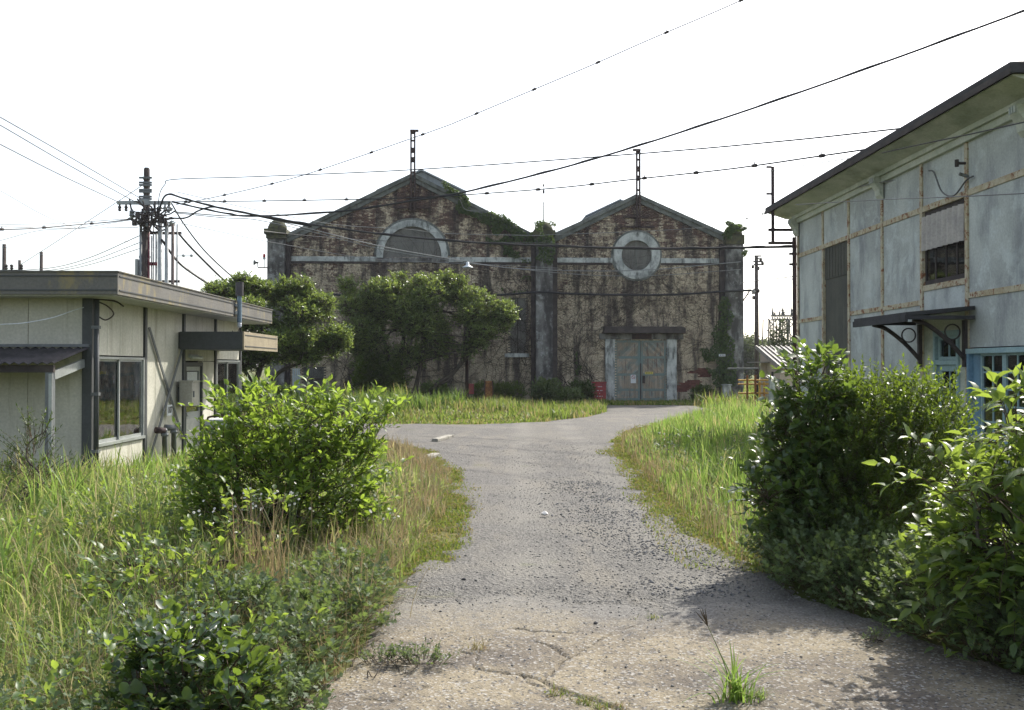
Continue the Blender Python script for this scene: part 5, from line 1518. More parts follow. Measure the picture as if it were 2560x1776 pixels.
for k, a in (('l_lime', ('leaf_lime_single', (.05, .10, .018), (.10, .165, .028), (.36, .50, .06), .44, .52, .45)), ('l_glossy', ('leaf_glossy_single', (.028, .062, .022), (.06, .10, .032), (.23, .34, .045), .36, .38, .6)),
             ('l_big', ('leaf_big_single', (.04, .085, .022), (.085, .14, .035), (.34, .45, .06), .42, .5, .5)), ('l_round', ('leaf_round_single', (.022, .05, .022), (.045, .085, .035), (.24, .35, .04), .33, .35, .6))):
    M[k + '_single'] = leaf_mat(*a, single=True)
def nrm(a): return a / np.maximum(np.linalg.norm(a, axis=-1, keepdims=True), 1e-9)
T_BROAD = (np.array([(0,0,0),(0,.34,.02),(0,.68,-.03),(0,1,-.16),(-.5,.30,.10),(-.40,.64,.05),(.5,.30,.10),(.40,.64,.05)]),
           [np.array([(0,1,4),(2,3,5),(0,6,1),(2,7,3)]), np.array([(1,2,5,4),(1,6,7,2)])])
T_ROUND = (np.array([(0,0,0),(0,.36,.0),(0,.72,-.02),(0,1,-.08),(-.46,.22,.07),(-.50,.62,.08),(.46,.22,.07),(.50,.62,.08),(-.2,.93,.0),(.2,.93,.0)]),
           [np.array([(0,1,4),(0,6,1)]), np.array([(1,2,5,4),(1,6,7,2),(2,3,8,5),(2,7,9,3)])])
T_DIA = (np.array([(0,0,0),(-.5,.45,.12),(0,1,-.08),(.5,.45,.12)]), [np.array([(0,2,1),(0,3,2)])])
T_NARROW = (np.array([(0,0,0),(-.5,.4,.06),(0,.45,-.02),(.5,.4,.06),(0,1,-.12)]), [np.array([(0,2,1),(0,3,2),(1,2,4),(2,3,4)])])
T_LOBED = (np.array([(0,0,0),(-.05,.3,.0),(-.62,.55,.08),(-.07,.5,0),(-.42,.86,.05),(0,1.05,-.05),(.42,.86,.05),(.07,.5,0),(.62,.55,.08),(.05,.3,.0)]),
           [np.array([(0,9,1),(1,3,2),(9,8,7),(3,5,4),(7,6,5),(3,7,5)]), np.array([(1,9,7,3)])])

def leaves(P, D, U, S, Wd, tmpl):
    """one leaf per row: P base, D along, U rough normal, S length, Wd width/length"""
    D = nrm(D); side = nrm(np.cross(D, U)); n_ = np.cross(side, D)
    tv, tf = tmpl
    V = (P[:, None] + S[:, None, None] * (tv[None, :, 0:1] * (side * Wd[:, None])[:, None] + tv[None, :, 1:2] * D[:, None] + tv[None, :, 2:3] * n_[:, None]))
    k = len(tv); base = np.arange(len(P))[:, None, None] * k
    return V.reshape(-1, 3), [(base + f[None]).reshape(-1, f.shape[1]) for f in tf]

def twig_leaves(O, D, L, per, size, wd, tmpl, spread=.9, droop=.12, jit=.35, upb=.25, start=.1, raw=False):
    """leaves set alternately along twigs; returns mesh arrays and twig lines"""
    n = len(O)
    t = (np.arange(per) + .5) / per * (1 - start) + start
    up = np.array([0, 0, 1.0])
    side = nrm(np.cross(D, up) + rng.normal(0, .25, (n, 3)))
    P = O[:, None] + D[:, None] * (L[:, None] * t)[:, :, None] - up * (droop * L[:, None] * t**2)[:, :, None]
    sg = np.where(np.arange(per) % 2 == 0, 1, -1)[None, :, None]
    ld = D[:, None] * (.35 + .65 * (t[None, :, None] > .9)) + side[:, None] * sg * spread * (1 - .7*(t[None, :, None] > .93)) + up * upb + rng.normal(0, jit, (n, per, 3))
    U = up + rng.normal(0, .35, (n, per, 3))
    S = size * rng.uniform(.6, 1.25, (n, per)) * (1.05 - .35 * np.abs(t - .55))[None]
    W = wd * rng.uniform(.8, 1.2, (n, per))
    if raw: return P.reshape(-1, 3), ld.reshape(-1, 3), U.reshape(-1, 3), S.ravel(), W.ravel()
    return leaves(P.reshape(-1, 3), ld.reshape(-1, 3), U.reshape(-1, 3), S.ravel(), W.ravel(), tmpl)

def twig_tubes(O, D, L, r, droop=.12):
    """thin three-sided stems"""
    n = len(O); seg = np.array([-.35, .15, .6, 1.0]); up = np.array([0, 0, 1.0])
    s = nrm(np.cross(D, up + rng.normal(0, .1, (n, 3)))); u = np.cross(s, D)
    V = []
    for i, t in enumerate(seg):
        c = O + D * (L * t)[:, None] - up * (droop * L * max(t, 0)**2)[:, None]
        rr = r * (1.1 - .8 * max(t, 0))
        for a in (0, 2.094, 4.189):
            V.append(c + (s * math.cos(a) + u * math.sin(a)) * rr)
    V = np.stack(V, 1); m = 12
    q = []
    for i in range(3):
        for k in range(3):
            q.append((i*3+k, i*3+(k+1) % 3, (i+1)*3+(k+1) % 3, (i+1)*3+k))
    return V.reshape(-1, 3), [(np.arange(n)[:, None, None]*m + np.array(q)[None]).reshape(-1, 4)]

def lobe_twigs(lobes, total, inner=.35, upw=.5, zmin=.05):
    """start points and directions of twigs spread through ellipsoids (cx,cy,cz,rx,ry,rz)"""
    lb = np.array(lobes, float)
    wgt = lb[:, 3]*lb[:, 4] + lb[:, 4]*lb[:, 5] + lb[:, 3]*lb[:, 5]
    idx = rng.choice(len(lb), total, p=wgt/wgt.sum())
    d = nrm(rng.normal(0, 1, (total, 3)))
    rad = inner + (1 - inner) * rng.random(total) ** .55
    c = lb[idx]
    O = c[:, :3] + d * c[:, 3:6] * rad[:, None]
    dirn = nrm(d * np.array([1, 1, .8]) + np.array([0, 0, upw]) + rng.normal(0, .3, (total, 3)))
    k = O[:, 2] > zmin
    return O[k], dirn[k]

def merge(parts):
    Vs, Fs, b = [], {}, 0
    for V, F_ in parts:
        Vs.append(V)
        for f in F_: Fs.setdefault(f.shape[1], []).append(f + b)
        b += len(V)
    return np.concatenate(Vs), [np.concatenate(x) for x in Fs.values()]

def branches(base_pts, targets, r0, r1, wob=.1, seg=5):
    mb = MB()
    for b, t in zip(base_pts, targets):
        b, t = Vector(b), Vector(t)
        pts = [b]
        for k in range(1, seg):
            q = b.lerp(t, k/seg); q.z = b.z + (t.z - b.z) * (k/seg) ** .8
            pts.append(q + Vector(rng.normal(0, wob, 3) * np.array([1, 1, .3])))
        pts.append(t)
        pts = spline(pts, 3)
        mb.tube(pts, list(np.linspace(r0, r1, len(pts))), 6)
    return mb

def shrub(name, label, base, lobes, ntw, per, L, size, wd, tmpl, mat, spread=.9, droop=.12, upw=.5, inner=.35, stems=9, cat='shrub', upb=.25, jit=.35, smooth=True, stemr=.018, twigr=.004, single=0):
    t = thing(name, label, cat, base)
    O, D = lobe_twigs(lobes, ntw, inner, upw)
    LL = L * rng.uniform(.6, 1.3, len(O))
    lv = twig_leaves(O, D, LL, per, size, wd, tmpl, spread, droop, jit, upb, raw=True)
    if single:
        # those that show largest: big, near and on the side towards the yard
        c = np.array(lobes)[:, :3].mean(0)
        out = ((lv[0] - c) @ nrm(np.array([-c[0]*.6, -c[1], 3.0])[None])[0])
        rank = np.argsort(-(lv[3] / np.linalg.norm(lv[0] - [0, 0, EYE], axis=1) * (1 + np.clip(out, -.6, 1))))
        a, b = rank[:single], rank[single:]
        single_leaves(t, *[x[a] for x in lv], tmpl, mat)
        lv = [x[b] for x in lv]
    V, F_ = leaves(*lv, tmpl)
    mesh_np('foliage', V, F_, M[mat], t, smooth=smooth)['kind'] = 'stuff'
    V, F_ = twig_tubes(O, D, LL, twigr, droop)
    mesh_np('twigs', V, F_, M['twig'], t)['kind'] = 'stuff'
    idx = rng.choice(len(O), stems)
    bp = [(base[0] + rng.normal(0, .12), base[1] + rng.normal(0, .12), 0) for _ in range(stems)]
    branches(bp, [O[i] for i in idx], stemr, stemr*.35, .06).build('stems', M['bark'], t, smooth=True)
    return t

SINGLE = {}
def single_leaves(parent, P, D, U, S, W, tmpl, mat):
    """large leaves in view, each an object of its own sharing one mesh"""
    key = (id(tmpl), mat)
    if key not in SINGLE:
        me = bpy.data.meshes.new('leaf')
        tv, tf = tmpl
        me.from_pydata([tuple(v) for v in tv], [], [tuple(int(i) for i in q) for f in tf for q in f])
        me.polygons.foreach_set('use_smooth', [True]*len(me.polygons))
        me.materials.append(M[mat + '_single']); SINGLE[key] = me
    me = SINGLE[key]; org, _ = origin_of(parent)
    D = nrm(D); side = nrm(np.cross(D, U)); n_ = np.cross(side, D)
    for p, d, s, u, l, w in zip(P, D, side, n_, S, W):
        o = link(bpy.data.objects.new('leaf', me)); o.parent = parent
        m = Matrix(((s[0]*l*w, d[0]*l, u[0]*l, p[0]-org.x), (s[1]*l*w, d[1]*l, u[1]*l, p[1]-org.y), (s[2]*l*w, d[2]*l, u[2]*l, p[2]-org.z), (0, 0, 0, 1)))
        o.matrix_local = m

# ---- grass
def grass(name, label, n, xr, yr, accept, hfun, mat, width=.006, lean=.5, seg=3, zf=None, droop=.55, cat='grass', XY=None):
    X = rng.uniform(*xr, n); Y = rng.uniform(*yr, n)
    if XY is not None: X, Y = XY
    k = accept(X, Y); X, Y = X[k], Y[k]; n = len(X)
    h = hfun(X, Y) * rng.uniform(.45, 1.15, n)
    a = rng.uniform(0, 2*np.pi, n) ; ln = np.abs(rng.normal(0, lean, n)) + .08
    w = width * rng.uniform(.6, 1.5, n) * np.clip(np.sqrt(X*X + Y*Y) / 9, .8, 2.6)
    dx, dy = np.cos(a), np.sin(a)
    b = a + np.pi/2 + rng.normal(0, .5, n); sx, sy = np.cos(b), np.sin(b)
    V = []
    ts = np.linspace(0, 1, seg + 1)
    for i, t in enumerate(ts):
        f = ln * t**1.8
        cx = X + dx * h * f; cy = Y + dy * h * f
        cz = h * (t - droop * np.minimum(ln, 1.1) * t**2.4)
        ww = w * (1 - t**1.6) if i < seg else w*0
        if i < seg:
            V.append(np.stack([cx - sx*ww, cy - sy*ww, cz], -1)); V.append(np.stack([cx + sx*ww, cy + sy*ww, cz], -1))
        else:
            V.append(np.stack([cx, cy, cz], -1))
    m = 2*seg + 1
    V = np.stack(V, 1).reshape(-1, 3)
    q = np.array([(2*i, 2*i+1, 2*i+3, 2*i+2) for i in range(seg - 1)]).reshape(-1, 4)
    tr = np.array([(2*seg-2, 2*seg-1, 2*seg)])
    base = np.arange(n)[:, None, None]*m
    o = mesh_np(name, V, [(base + q[None]).reshape(-1, 4), (base + tr[None]).reshape(-1, 3)], M[mat], smooth=True)
    return tag(o, label, cat, kind='stuff')
def off_road(X, Y, m=0.0):
    return ~(inside(ROAD, X, Y) | inside(APRON, X, Y))
def keep(p): return lambda X: rng.random(len(X)) < p

def edge_left(Y): return np.interp(Y, [3, 5, 6, 7.5, 8.9, 12.3, 16.5, 20.5, 23.6, 25.2], [-1.6, -1.05, -.82, -.85, -.5, -.43, -.75, -1.6, -3.2, -6.0])
def edge_right(Y): return np.interp(Y, [3, 5.4, 6.5, 7.4, 9.2, 13, 17, 20.4, 23.5, 26, 31, 36.5], [3.7, 3.05, 2.7, 2.35, 2.05, 2.1, 2.4, 2.5, 2.9, 3.4, 5.2, 7.4])
clump = lambda X, Y, s=.9, sd=51: vnoise(X, Y, s, sd)
# left meadow
def acc_left(X, Y):
    d = edge_left(Y) - X
    vis = X > -.60*Y - .5
    return (d > .12) & vis & ~((X < -6.35) & (Y > 14.9)) & (rng.random(len(X)) < (.35 + .65*clump(X, Y, 1.3)) * np.clip(9/Y, .5, 1))
grass('tall_grass', 'tall bright meadow grass in front of the cabin at the left', 52000, (-8, -.8), (3.4, 15.6), acc_left, lambda X, Y: (.30 + .42*clump(X, Y, .8, 52)) * np.clip((edge_left(Y) - X)/.9, .45, 1) * np.clip(.40 + (Y - 3.4)*.12, .36, 1.1) * (.55 + .9*clump(X, Y, 2.1, 84)), 'g_left', .006, .75)
grass('tall_grass', 'grass fringe along the cabin wall and behind the lime green bush', 9000, (-6.4, -2.2), (13, 27), lambda X, Y: (edge_left(Y) - X > .7) & (X > -.3*Y + .2*0 - 1.5) & ~((X < -6.3)), lambda X, Y: .25 + .3*clump(X, Y, .8, 53), 'g_bright', .006, .5)
# dry fringe along the left road edge
grass('dry_grass', 'straw coloured dry grass along the left edge of the road', 17000, (-2.6, -.3), (5.2, 22), lambda X, Y: (edge_left(Y) - X > .02 + .45*clump(X, Y, 1.2, 54)*(Y > 8)) & (edge_left(Y) - X < 1.0) & (rng.random(len(X)) < .3 + .7*(clump(X, Y, .9, 55) > .4)), lambda X, Y: (.22 + .34*clump(X, Y, 1.0, 56)) * np.clip((edge_left(Y) - X)/.5, .4, 1), 'g_dry', .0035, .6)
# short green turf hugging the road
grass('short_grass', 'short mossy turf spilling over both road edges', 120000, (-2.8, 5), (8.5, 31), lambda X, Y: (((edge_left(Y) - X > -.25*clump(X, Y, .7, 57) - .02) & (edge_left(Y) - X < .45)) | ((X - edge_right(Y) > -.55*clump(X, Y, .55, 58)**1.5 - .02) & (X - edge_right(Y) < .45))) & (rng.random(len(X)) < .9), lambda X, Y: np.full(len(X), .06), 'g_short', .006, .8, seg=2)
tY = rng.uniform(8.3, 30, 60000); tl = rng.random(60000) < .5
tX = np.where(tl, edge_left(tY) + .38*rng.random(60000)**1.5 * clump(tY*0, tY, .5, 57)*1.3 - .5*rng.random(60000), edge_right(tY) - .55*rng.random(60000)**1.3 * clump(tY*0 + 9, tY, .45, 58) + .5*rng.random(60000))
grass('short_grass', 'dense low turf strip bordering the gravel on both sides', 10, (0, 1), (0, 1), lambda X, Y: vnoise(X, Y, 1.6, 64) > .3, lambda X, Y: np.full(len(X), .055), 'g_short', .007, .9, seg=2, XY=(tX, tY))
grass('tall_grass', 'broad arching grass blades standing above the left meadow', 1500, (-6.2, -1.9), (6.2, 14.5), lambda X, Y: X > -.55*Y - .3, lambda X, Y: .55 + .35*clump(X, Y, .8, 65), 'g_bright', .0095, 1.0, seg=5, droop=.6)
grass('dry_grass', 'straw stalks leaning over the weeds at the left slab edge', 2600, (-2.3, -.85), (4.6, 9), lambda X, Y: (edge_left(Y) - X > .06) & (clump(X, Y, 1.2, 66) > .38), lambda X, Y: .38 + .35*clump(X, Y, 1.0, 67), 'g_dry', .0028, .8, seg=4)
# right meadow
grass('tall_grass', 'tall bright green grass bank along the right of the road', 52000, (2, 12), (8.2, 38), lambda X, Y: (X - edge_right(Y) > .18) & ~((X > 7.7) & (Y > 13.5) & (Y < 26.4)) & (X < .36*Y + 2.2) & (rng.random(len(X)) < np.clip(16/Y, .45, 1)), lambda X, Y: (.30 + .62*clump(X, Y, .5, 59)) * np.clip((X - edge_right(Y))/1.1, .35, 1) * np.where(Y < 12, .75, 1.0), 'g_bright', .006, .42)
grass('dry_grass', 'thin reddish seeding grass along the right edge of the road', 6000, (1.9, 6), (8.2, 26), lambda X, Y: (X - edge_right(Y) > .08) & (X - edge_right(Y) < 1.0), lambda X, Y: .25 + .3*clump(X, Y, 1.0, 60), 'g_dry', .003, .45)
# grass island in front of the shed
grass('tall_grass', 'sunlit grass island between road and brick shed', 46000, (-16, 4.5), (30.2, 46.5), lambda X, Y: off_road(X, Y) & (rng.random(len(X)) < np.clip(1.35 - (Y - 30)/16, .35, 1)), lambda X, Y: np.where(Y < 32.5, .10 + .16*(Y-30)*clump(X, Y, .9, 68), .25 + .55*clump(X, Y, .55, 61)**1.5) * np.where(X < -3.5, 1.8, 1.0), 'g_far', .009, .5, seg=3)
grass('tall_grass', 'tall darker reeds and weeds under the trees at the left of the island', 9000, (-13, -1.5), (31.5, 40), lambda X, Y: off_road(X, Y) & (clump(X, Y, .5, 69) > .42), lambda X, Y: .7 + .6*clump(X, Y, .7, 70), 'g_tall', .012, .35, seg=3)
grass('short_grass', 'low weeds along the foot of the brick shed', 12000, (-14, 14), (45.0, 49.6), lambda X, Y: off_road(X, Y) & (Y < 49.3 + .035*(X-2.3)), lambda X, Y: .10 + .25*clump(X, Y, .6, 62), 'g_far', .012, .5, seg=2)
grass('tall_grass', 'rough field grass beyond the brick shed at the right', 16000, (9, 32), (38, 95), lambda X, Y: X > .2*Y, lambda X, Y: .5 + .5*clump(X, Y, .3, 63), 'g_far', .018, .4, seg=2)

# scattered broad-leaved weeds that break up the meadow
def weeds(name, label, n, xr, yr, accept, mat, size, tm, L=.16, hmax=.3):
    X = rng.uniform(*xr, n); Y = rng.uniform(*yr, n); k = accept(X, Y); X, Y = X[k], Y[k]; n = len(X)
    O = np.stack([X, Y, rng.uniform(.02, hmax, n)], -1)
    D = nrm(np.stack([rng.normal(0, .5, n), rng.normal(0, .5, n), rng.uniform(.4, 1.2, n)], -1))
    V, F_ = twig_leaves(O, D, L*rng.uniform(.6, 1.5, n), 7, size, .55, tm, .9, .2, .4, .1)
    return tag(mesh_np(name, V, F_, M[mat], smooth=True), label, 'weeds', kind='stuff')
weeds('meadow_weeds', 'broad-leaved weeds mixed into the left meadow grass', 1500, (-4.8, -1.1), (4.2, 12.5), lambda X, Y: (edge_left(Y) - X > .15) & (X > -.56*Y) & (clump(X, Y, 1.1, 81) > .48), 'l_big', .06, T_BROAD, .2, .38)
weeds('meadow_weeds', 'feathery weeds along the front of the left meadow', 1300, (-3.2, -.95), (4.2, 8.5), lambda X, Y: (edge_left(Y) - X > .05) & (X > -.56*Y) & (clump(X, Y, 1.4, 82) > .42), 'l_herb', .06, T_LOBED, .16, .22)
weeds('meadow_weeds', 'leafy weeds mixed into the right grass bank', 700, (2.2, 6), (9, 20), lambda X, Y: (X - edge_right(Y) > .3) & (clump(X, Y, 1.1, 83) > .55), 'l_herb', .07, T_NARROW, .25, .5)
# ---- shrubs
# lime bush left of the road
shrub('lime_bush', 'lime green leafy bush in front of the cabin', (-2.05, 9.6, 0),
      [(-2.05, 9.6, .75, .72, .6, .62), (-2.5, 9.6, .7, .55, .5, .55), (-1.6, 9.6, .68, .5, .5, .58), (-2.1, 9.5, .45, .9, .6, .45), (-2.35, 9.65, 1.15, .45, .35, .30), (-1.65, 9.6, 1.1, .4, .35, .28), (-2.75, 9.7, .55, .42, .4, .42)],
      1050, 8, .28, .088, .5, T_BROAD, 'l_lime', .85, .15, .6, .3, 16, single=300)
shrub('lime_sprigs', 'long arching lime shoots above the lime bush', (-2.5, 9.75, 0),
      [(-2.7, 9.7, 1.35, .22, .2, .18), (-2.35, 9.8, 1.42, .3, .2, .12), (-1.5, 9.7, 1.32, .35, .2, .10), (-1.28, 9.6, .9, .12, .2, .4), (-2.98, 9.6, .9, .12, .2, .2), (-2.1, 9.4, 1.4, .5, .2, .1)], 70, 9, .36, .1, .46, T_BROAD, 'l_lime', .8, .2, .9, .2, 6)
# right: glossy bush (front left), dense small leaved bush, big drooping leaves
shrub('glossy_bush', 'glossy dark leaved bush at the right road edge', (2.62, 8.3, 0),
      [(2.66, 8.3, 1.05, .26, .4, .50), (2.76, 8.35, 1.55, .23, .3, .36), (2.62, 8.2, .55, .28, .4, .40), (2.26, 8.1, .72, .17, .25, .13), (2.7, 8.3, .5, .35, .45, .42)],
      700, 8, .24, .088, .62, T_BROAD, 'l_glossy', .8, .15, .45, .3, 14, single=250)
shrub('dense_bush', 'dense rounded dark green bush in front of the panelled building', (3.35, 8.4, 0),
      [(3.1, 8.2, .95, .55, .5, .62), (3.55, 8.3, .9, .5, .6, .60), (3.2, 8.3, 1.40, .45, .4, .26), (3.1, 8.0, .5, .65, .5, .5), (2.85, 8.3, 1.05, .35, .4, .5), (3.7, 8.4, 1.35, .35, .4, .28)],
      2700, 13, .23, .050, .42, T_NARROW, 'l_dense', .65, .0, .9, .35, 14, upb=.4, twigr=.0016)
shrub('broadleaf_bush', 'large leaved drooping shrub at the right picture edge', (3.3, 5.9, 0),
      [(3.2, 5.9, .78, .45, .45, .42), (3.25, 6.0, 1.38, .18, .3, .24), (2.88, 5.8, 1.05, .24, .35, .20), (3.3, 5.8, .5, .5, .5, .42), (3.65, 6.1, .9, .5, .5, .55)],
      400, 9, .36, .118, .46, T_BROAD, 'l_big', .75, .4, .2, .3, 12, single=300, upb=.0)
shrub('mugwort_bank', 'low grey-green mugwort thicket at the right of the slab', (3.2, 6.3, 0),
      [(2.75, 7.4, .18, .6, .5, .28), (3.1, 6.6, .25, .45, .5, .36), (3.2, 5.8, .25, .40, .5, .36), (3.5, 5.4, .25, .4, .5, .40), (2.7, 7.9, .25, .5, .4, .38), (3.3, 5.1, .15, .3, .4, .25), (2.62, 7.0, .1, .25, .35, .2), (2.85, 6.3, .1, .25, .4, .22), (3.02, 5.7, .1, .22, .4, .22), (3.2, 5.0, .1, .22, .4, .2)],
      2500, 9, .18, .062, .75, T_LOBED, 'l_herb', .8, .05, .9, .2, 10, stemr=.006, twigr=.0025)
shrub('mugwort_bank', 'dark weeds below the glossy bush by the gravel', (2.5, 8.1, 0),
      [(2.65, 7.9, .2, .4, .5, .3), (2.5, 8.5, .15, .3, .5, .25)], 420, 8, .16, .06, .75, T_LOBED, 'l_herb', .8, .05, .9, .2, 6, stemr=.006, twigr=.0025)
# bottom left: round glossy leaves and weeds
shrub('round_leaf_bush', 'dark glossy round-leaved bush at the bottom left', (-1.5, 4.75, 0),
      [(-1.45, 4.7, .26, .30, .3, .24), (-1.6, 4.75, .40, .20, .2, .13), (-1.28, 4.6, .22, .2, .25, .18), (-1.65, 4.6, .2, .2, .25, .2)],
      250, 7, .13, .062, .68, T_ROUND, 'l_round', .8, .05, .7, .3, 8, single=300)
shrub('mugwort_bank', 'feathery mugwort beside the round-leaved bush', (-1.05, 5.0, 0),
      [(-1.1, 4.85, .08, .22, .4, .13), (-1.25, 5.6, .1, .3, .5, .18), (-1.15, 6.4, .1, .33, .5, .2), (-1.2, 7.3, .12, .35, .5, .22), (-1.7, 6.3, .12, .45, .6, .22)],
      1300, 9, .13, .055, .8, T_LOBED, 'l_herb', .85, .05, .6, .2, 6, stemr=.005, twigr=.002)
shrub('bramble_bush', 'medium green sapling leaves in the grass below the cabin', (-2.4, 7.6, 0),
      [(-2.35, 7.5, .25, .5, .5, .26), (-2.0, 7.9, .5, .25, .3, .3), (-2.2, 6.6, .18, .5, .5, .2), (-2.55, 7.0, .3, .35, .4, .2)],
      150, 7, .22, .075, .55, T_BROAD, 'l_big', .85, .1, .5, .3, 9)
shrub('bramble_bush', 'shadowy leafy weeds in the left foreground grass', (-1.9, 5.6, 0),
      [(-1.95, 5.7, .15, .35, .35, .2), (-1.75, 6.1, .2, .3, .3, .22)],
      90, 7, .16, .055, .55, T_BROAD, 'l_round', .85, .1, .5, .3, 6)
# shed-side plants
def far_shrub(name, label, px0, px1, ptop, Y, mat='l_tree', n=700, size=.10, lob=3, tm=T_DIA):
    a, b = at(px0, 950, Y).x, at(px1, 950, Y).x; zt = at(0, ptop, Y).z
    lobes = [(a + (b-a)*(k+.5)/lob, Y + rng.uniform(-.2, .2), zt*.5, (b-a)/lob*.75, .6, zt*.48*rng.uniform(.85, 1.0)) for k in range(lob)]
    return shrub(name, label, ((a+b)/2, Y, 0), lobes, n, 7, .22, size, .6, tm, mat, .8, .05, .7, .3, 5, smooth=False)
far_shrub('clipped_bush', 'low clipped round bush left of the middle pillar', 1188, 1305, 958, 47.6, 'l_dense', 900, .09, 4)
far_shrub('pale_bush', 'pale feathery bush at the foot of the middle pillar', 1338, 1395, 950, 46.6, 'l_herb', 500, .13, 2, T_NARROW)
far_shrub('pale_bush', 'small leafy bush right of the pale feathery bush', 1385, 1450, 976, 46.2, 'l_herb', 400, .12, 3)
far_shrub('dark_bush', 'dark weeds crowding left of the red metal box', 1430, 1478, 955, 48.6, 'l_ivy', 420, .11, 2)
far_shrub('dark_bush', 'dark evergreen shrub under the multi-stemmed tree', 895, 1000, 890, 44.6, 'l_dense', 1500, .13, 4)
far_shrub('dark_bush', 'dark shrubbery under the left tree beside the cabin end', 580, 730, 965, 36.5, 'l_tree', 900, .12, 4)
far_shrub('dark_bush', 'leafy weeds right of the multi-stemmed tree foot', 1060, 1110, 955, 45.4, 'l_tree', 350, .12, 2)
far_shrub('weed_clump', 'weeds at the wall between door and right pillar', 1735, 1775, 965, 49.0, 'l_ivy', 260, .10, 2)

# ---- trees
def tree(name, label, base, lobes, trunks, n, per, L, size, mat, wd=.5, tm=T_DIA, r=.13):
    t = thing(name, label, 'tree', base)
    tr = MB()
    for pts, r0 in trunks:
        pts = spline(pts, 5)
        tr.tube(pts, list(np.linspace(r0, r0*.3, len(pts))), 9)
    tr.build('trunk', M['bark'], t, smooth=True)
    sub_ = []
    for c in lobes:
        sub_.append((c[0], c[1], c[2], c[3]*.45, c[4]*.45, c[5]*.45))
        for _ in range(5):
            d = nrm(rng.normal(0, 1, (1, 3)))[0]; f = rng.uniform(.38, .6)
            sub_.append((c[0] + d[0]*c[3]*.72, c[1] + d[1]*c[4]*.72, c[2] + d[2]*c[5]*.72, c[3]*f, c[4]*f, c[5]*f))
    O, D = lobe_twigs(sub_, n, .5, .45, .6)
    LL = L * rng.uniform(.6, 1.3, len(O))
    V, F_ = twig_leaves(O, D, LL, per, size, wd, tm, .9, .1, .4, .2)
    mesh_np('crown', V, F_, M[mat], t)['kind'] = 'stuff'
    V, F_ = twig_tubes(O, D, LL, .012, .1)
    mesh_np('twigs', V, F_, M['bark'], t)['kind'] = 'stuff'
    # limbs reach into the lobes
    lm = MB()
    for i, c in enumerate(lobes):
        src = trunks[i % len(trunks)][0][-1 if i % 2 else -2]
        c0 = Vector(src); c1 = Vector(c[:3])
        mid = c0.lerp(c1, .5) + Vector((rng.normal(0, .2), rng.normal(0, .2), .1))
        lm.tube(spline([c0, mid, c1], 4), list(np.linspace(.055, .015, 9)), 6)
    lm.build('limbs', M['bark'], t, smooth=True)
    return t
def L3(px, py, Y, rpx, rpz, ry=1.0):
    c = at(px, py, Y); return (c.x, Y + 0, c.z, rpx/F*Y, ry, rpz/F*Y)
Y = 45.0
tree('broadleaf_tree', 'rounded multi-stemmed tree in front of the left gable', tuple(grd(1000, 1014)),
     [L3(905, 765, 45.2, 48, 48, 1.0), L3(980, 735, 44.8, 62, 36, 1.0), L3(1065, 745, 45, 48, 46, 1.1), L3(1120, 725, 45.5, 45, 34, .8), L3(1175, 770, 45, 62, 42, 1.0), L3(1235, 780, 45, 44, 40, .9),
      L3(930, 830, 45, 55, 50, 1.2), L3(1010, 810, 44.6, 70, 60, 1.3), L3(1090, 830, 45.2, 50, 50, 1.1), L3(1215, 835, 45, 48, 36, .9), L3(950, 900, 45.2, 45, 48, .9), L3(1030, 890, 45, 50, 36, 1.0),
      L3(1180, 870, 45, 36, 22, .6), L3(875, 720, 45.4, 24, 20, .5), L3(1265, 790, 45, 20, 30, .5), L3(1110, 700, 45.6, 22, 16, .5), L3(1000, 705, 45, 30, 16, .5), L3(900, 880, 45.4, 40, 40, .8), L3(960, 945, 45.3, 55, 40, .9), L3(905, 825, 44.8, 40, 40, .8), L3(1040, 780, 44.4, 60, 50, .8)],
     [([at(985, 1012, 45), at(978, 930, 45), at(960, 850, 45), at(930, 790, 45)], .14), ([at(1005, 1012, 45), at(1000, 920, 45), at(1010, 830, 45), at(1000, 760, 45)], .15),
      ([at(1030, 1012, 45), at(1048, 930, 45), at(1062, 850, 45), at(1070, 770, 45)], .13), ([at(1050, 1008, 45), at(1092, 962, 45), at(1140, 925, 45), at(1165, 870, 45), at(1182, 800, 45)], .13),
      ([at(1092, 962, 45), at(1120, 950, 45), at(1160, 905, 45), at(1205, 850, 45)], .08)],
     8000, 7, .28, .15, 'l_tree2')
Y = 37.0
tree('spreading_tree', 'spreading dark tree behind the end of the cabin', tuple(grd(650, 1030)),
     [L3(590, 735, 37, 60, 34, 1.0), L3(680, 730, 37.4, 70, 32, 1.0), L3(745, 725, 37, 40, 26, .8), L3(640, 790, 36.6, 90, 40, 1.4), L3(740, 800, 37, 70, 38, 1.2), L3(800, 775, 37.4, 50, 30, .8),
      L3(820, 840, 37, 44, 34, .9), L3(690, 860, 36.6, 90, 38, 1.4), L3(620, 890, 36.8, 60, 36, 1.0), L3(770, 870, 36.8, 60, 28, 1.0), L3(835, 870, 37.2, 24, 30, .6), L3(545, 730, 37.4, 28, 24, .7), L3(620, 705, 37.3, 28, 16, .5), L3(740, 840, 36.2, 50, 26, .8)],
     [([at(640, 1025, 37), at(637, 970, 37), at(655, 910, 37), at(680, 840, 37)], .17), ([at(650, 985, 37), at(700, 930, 37), at(760, 905, 37), at(805, 880, 37)], .10), ([at(637, 970, 37), at(610, 920, 37), at(590, 860, 37)], .09)],
     7600, 7, .26, .125, 'l_tree', .5)
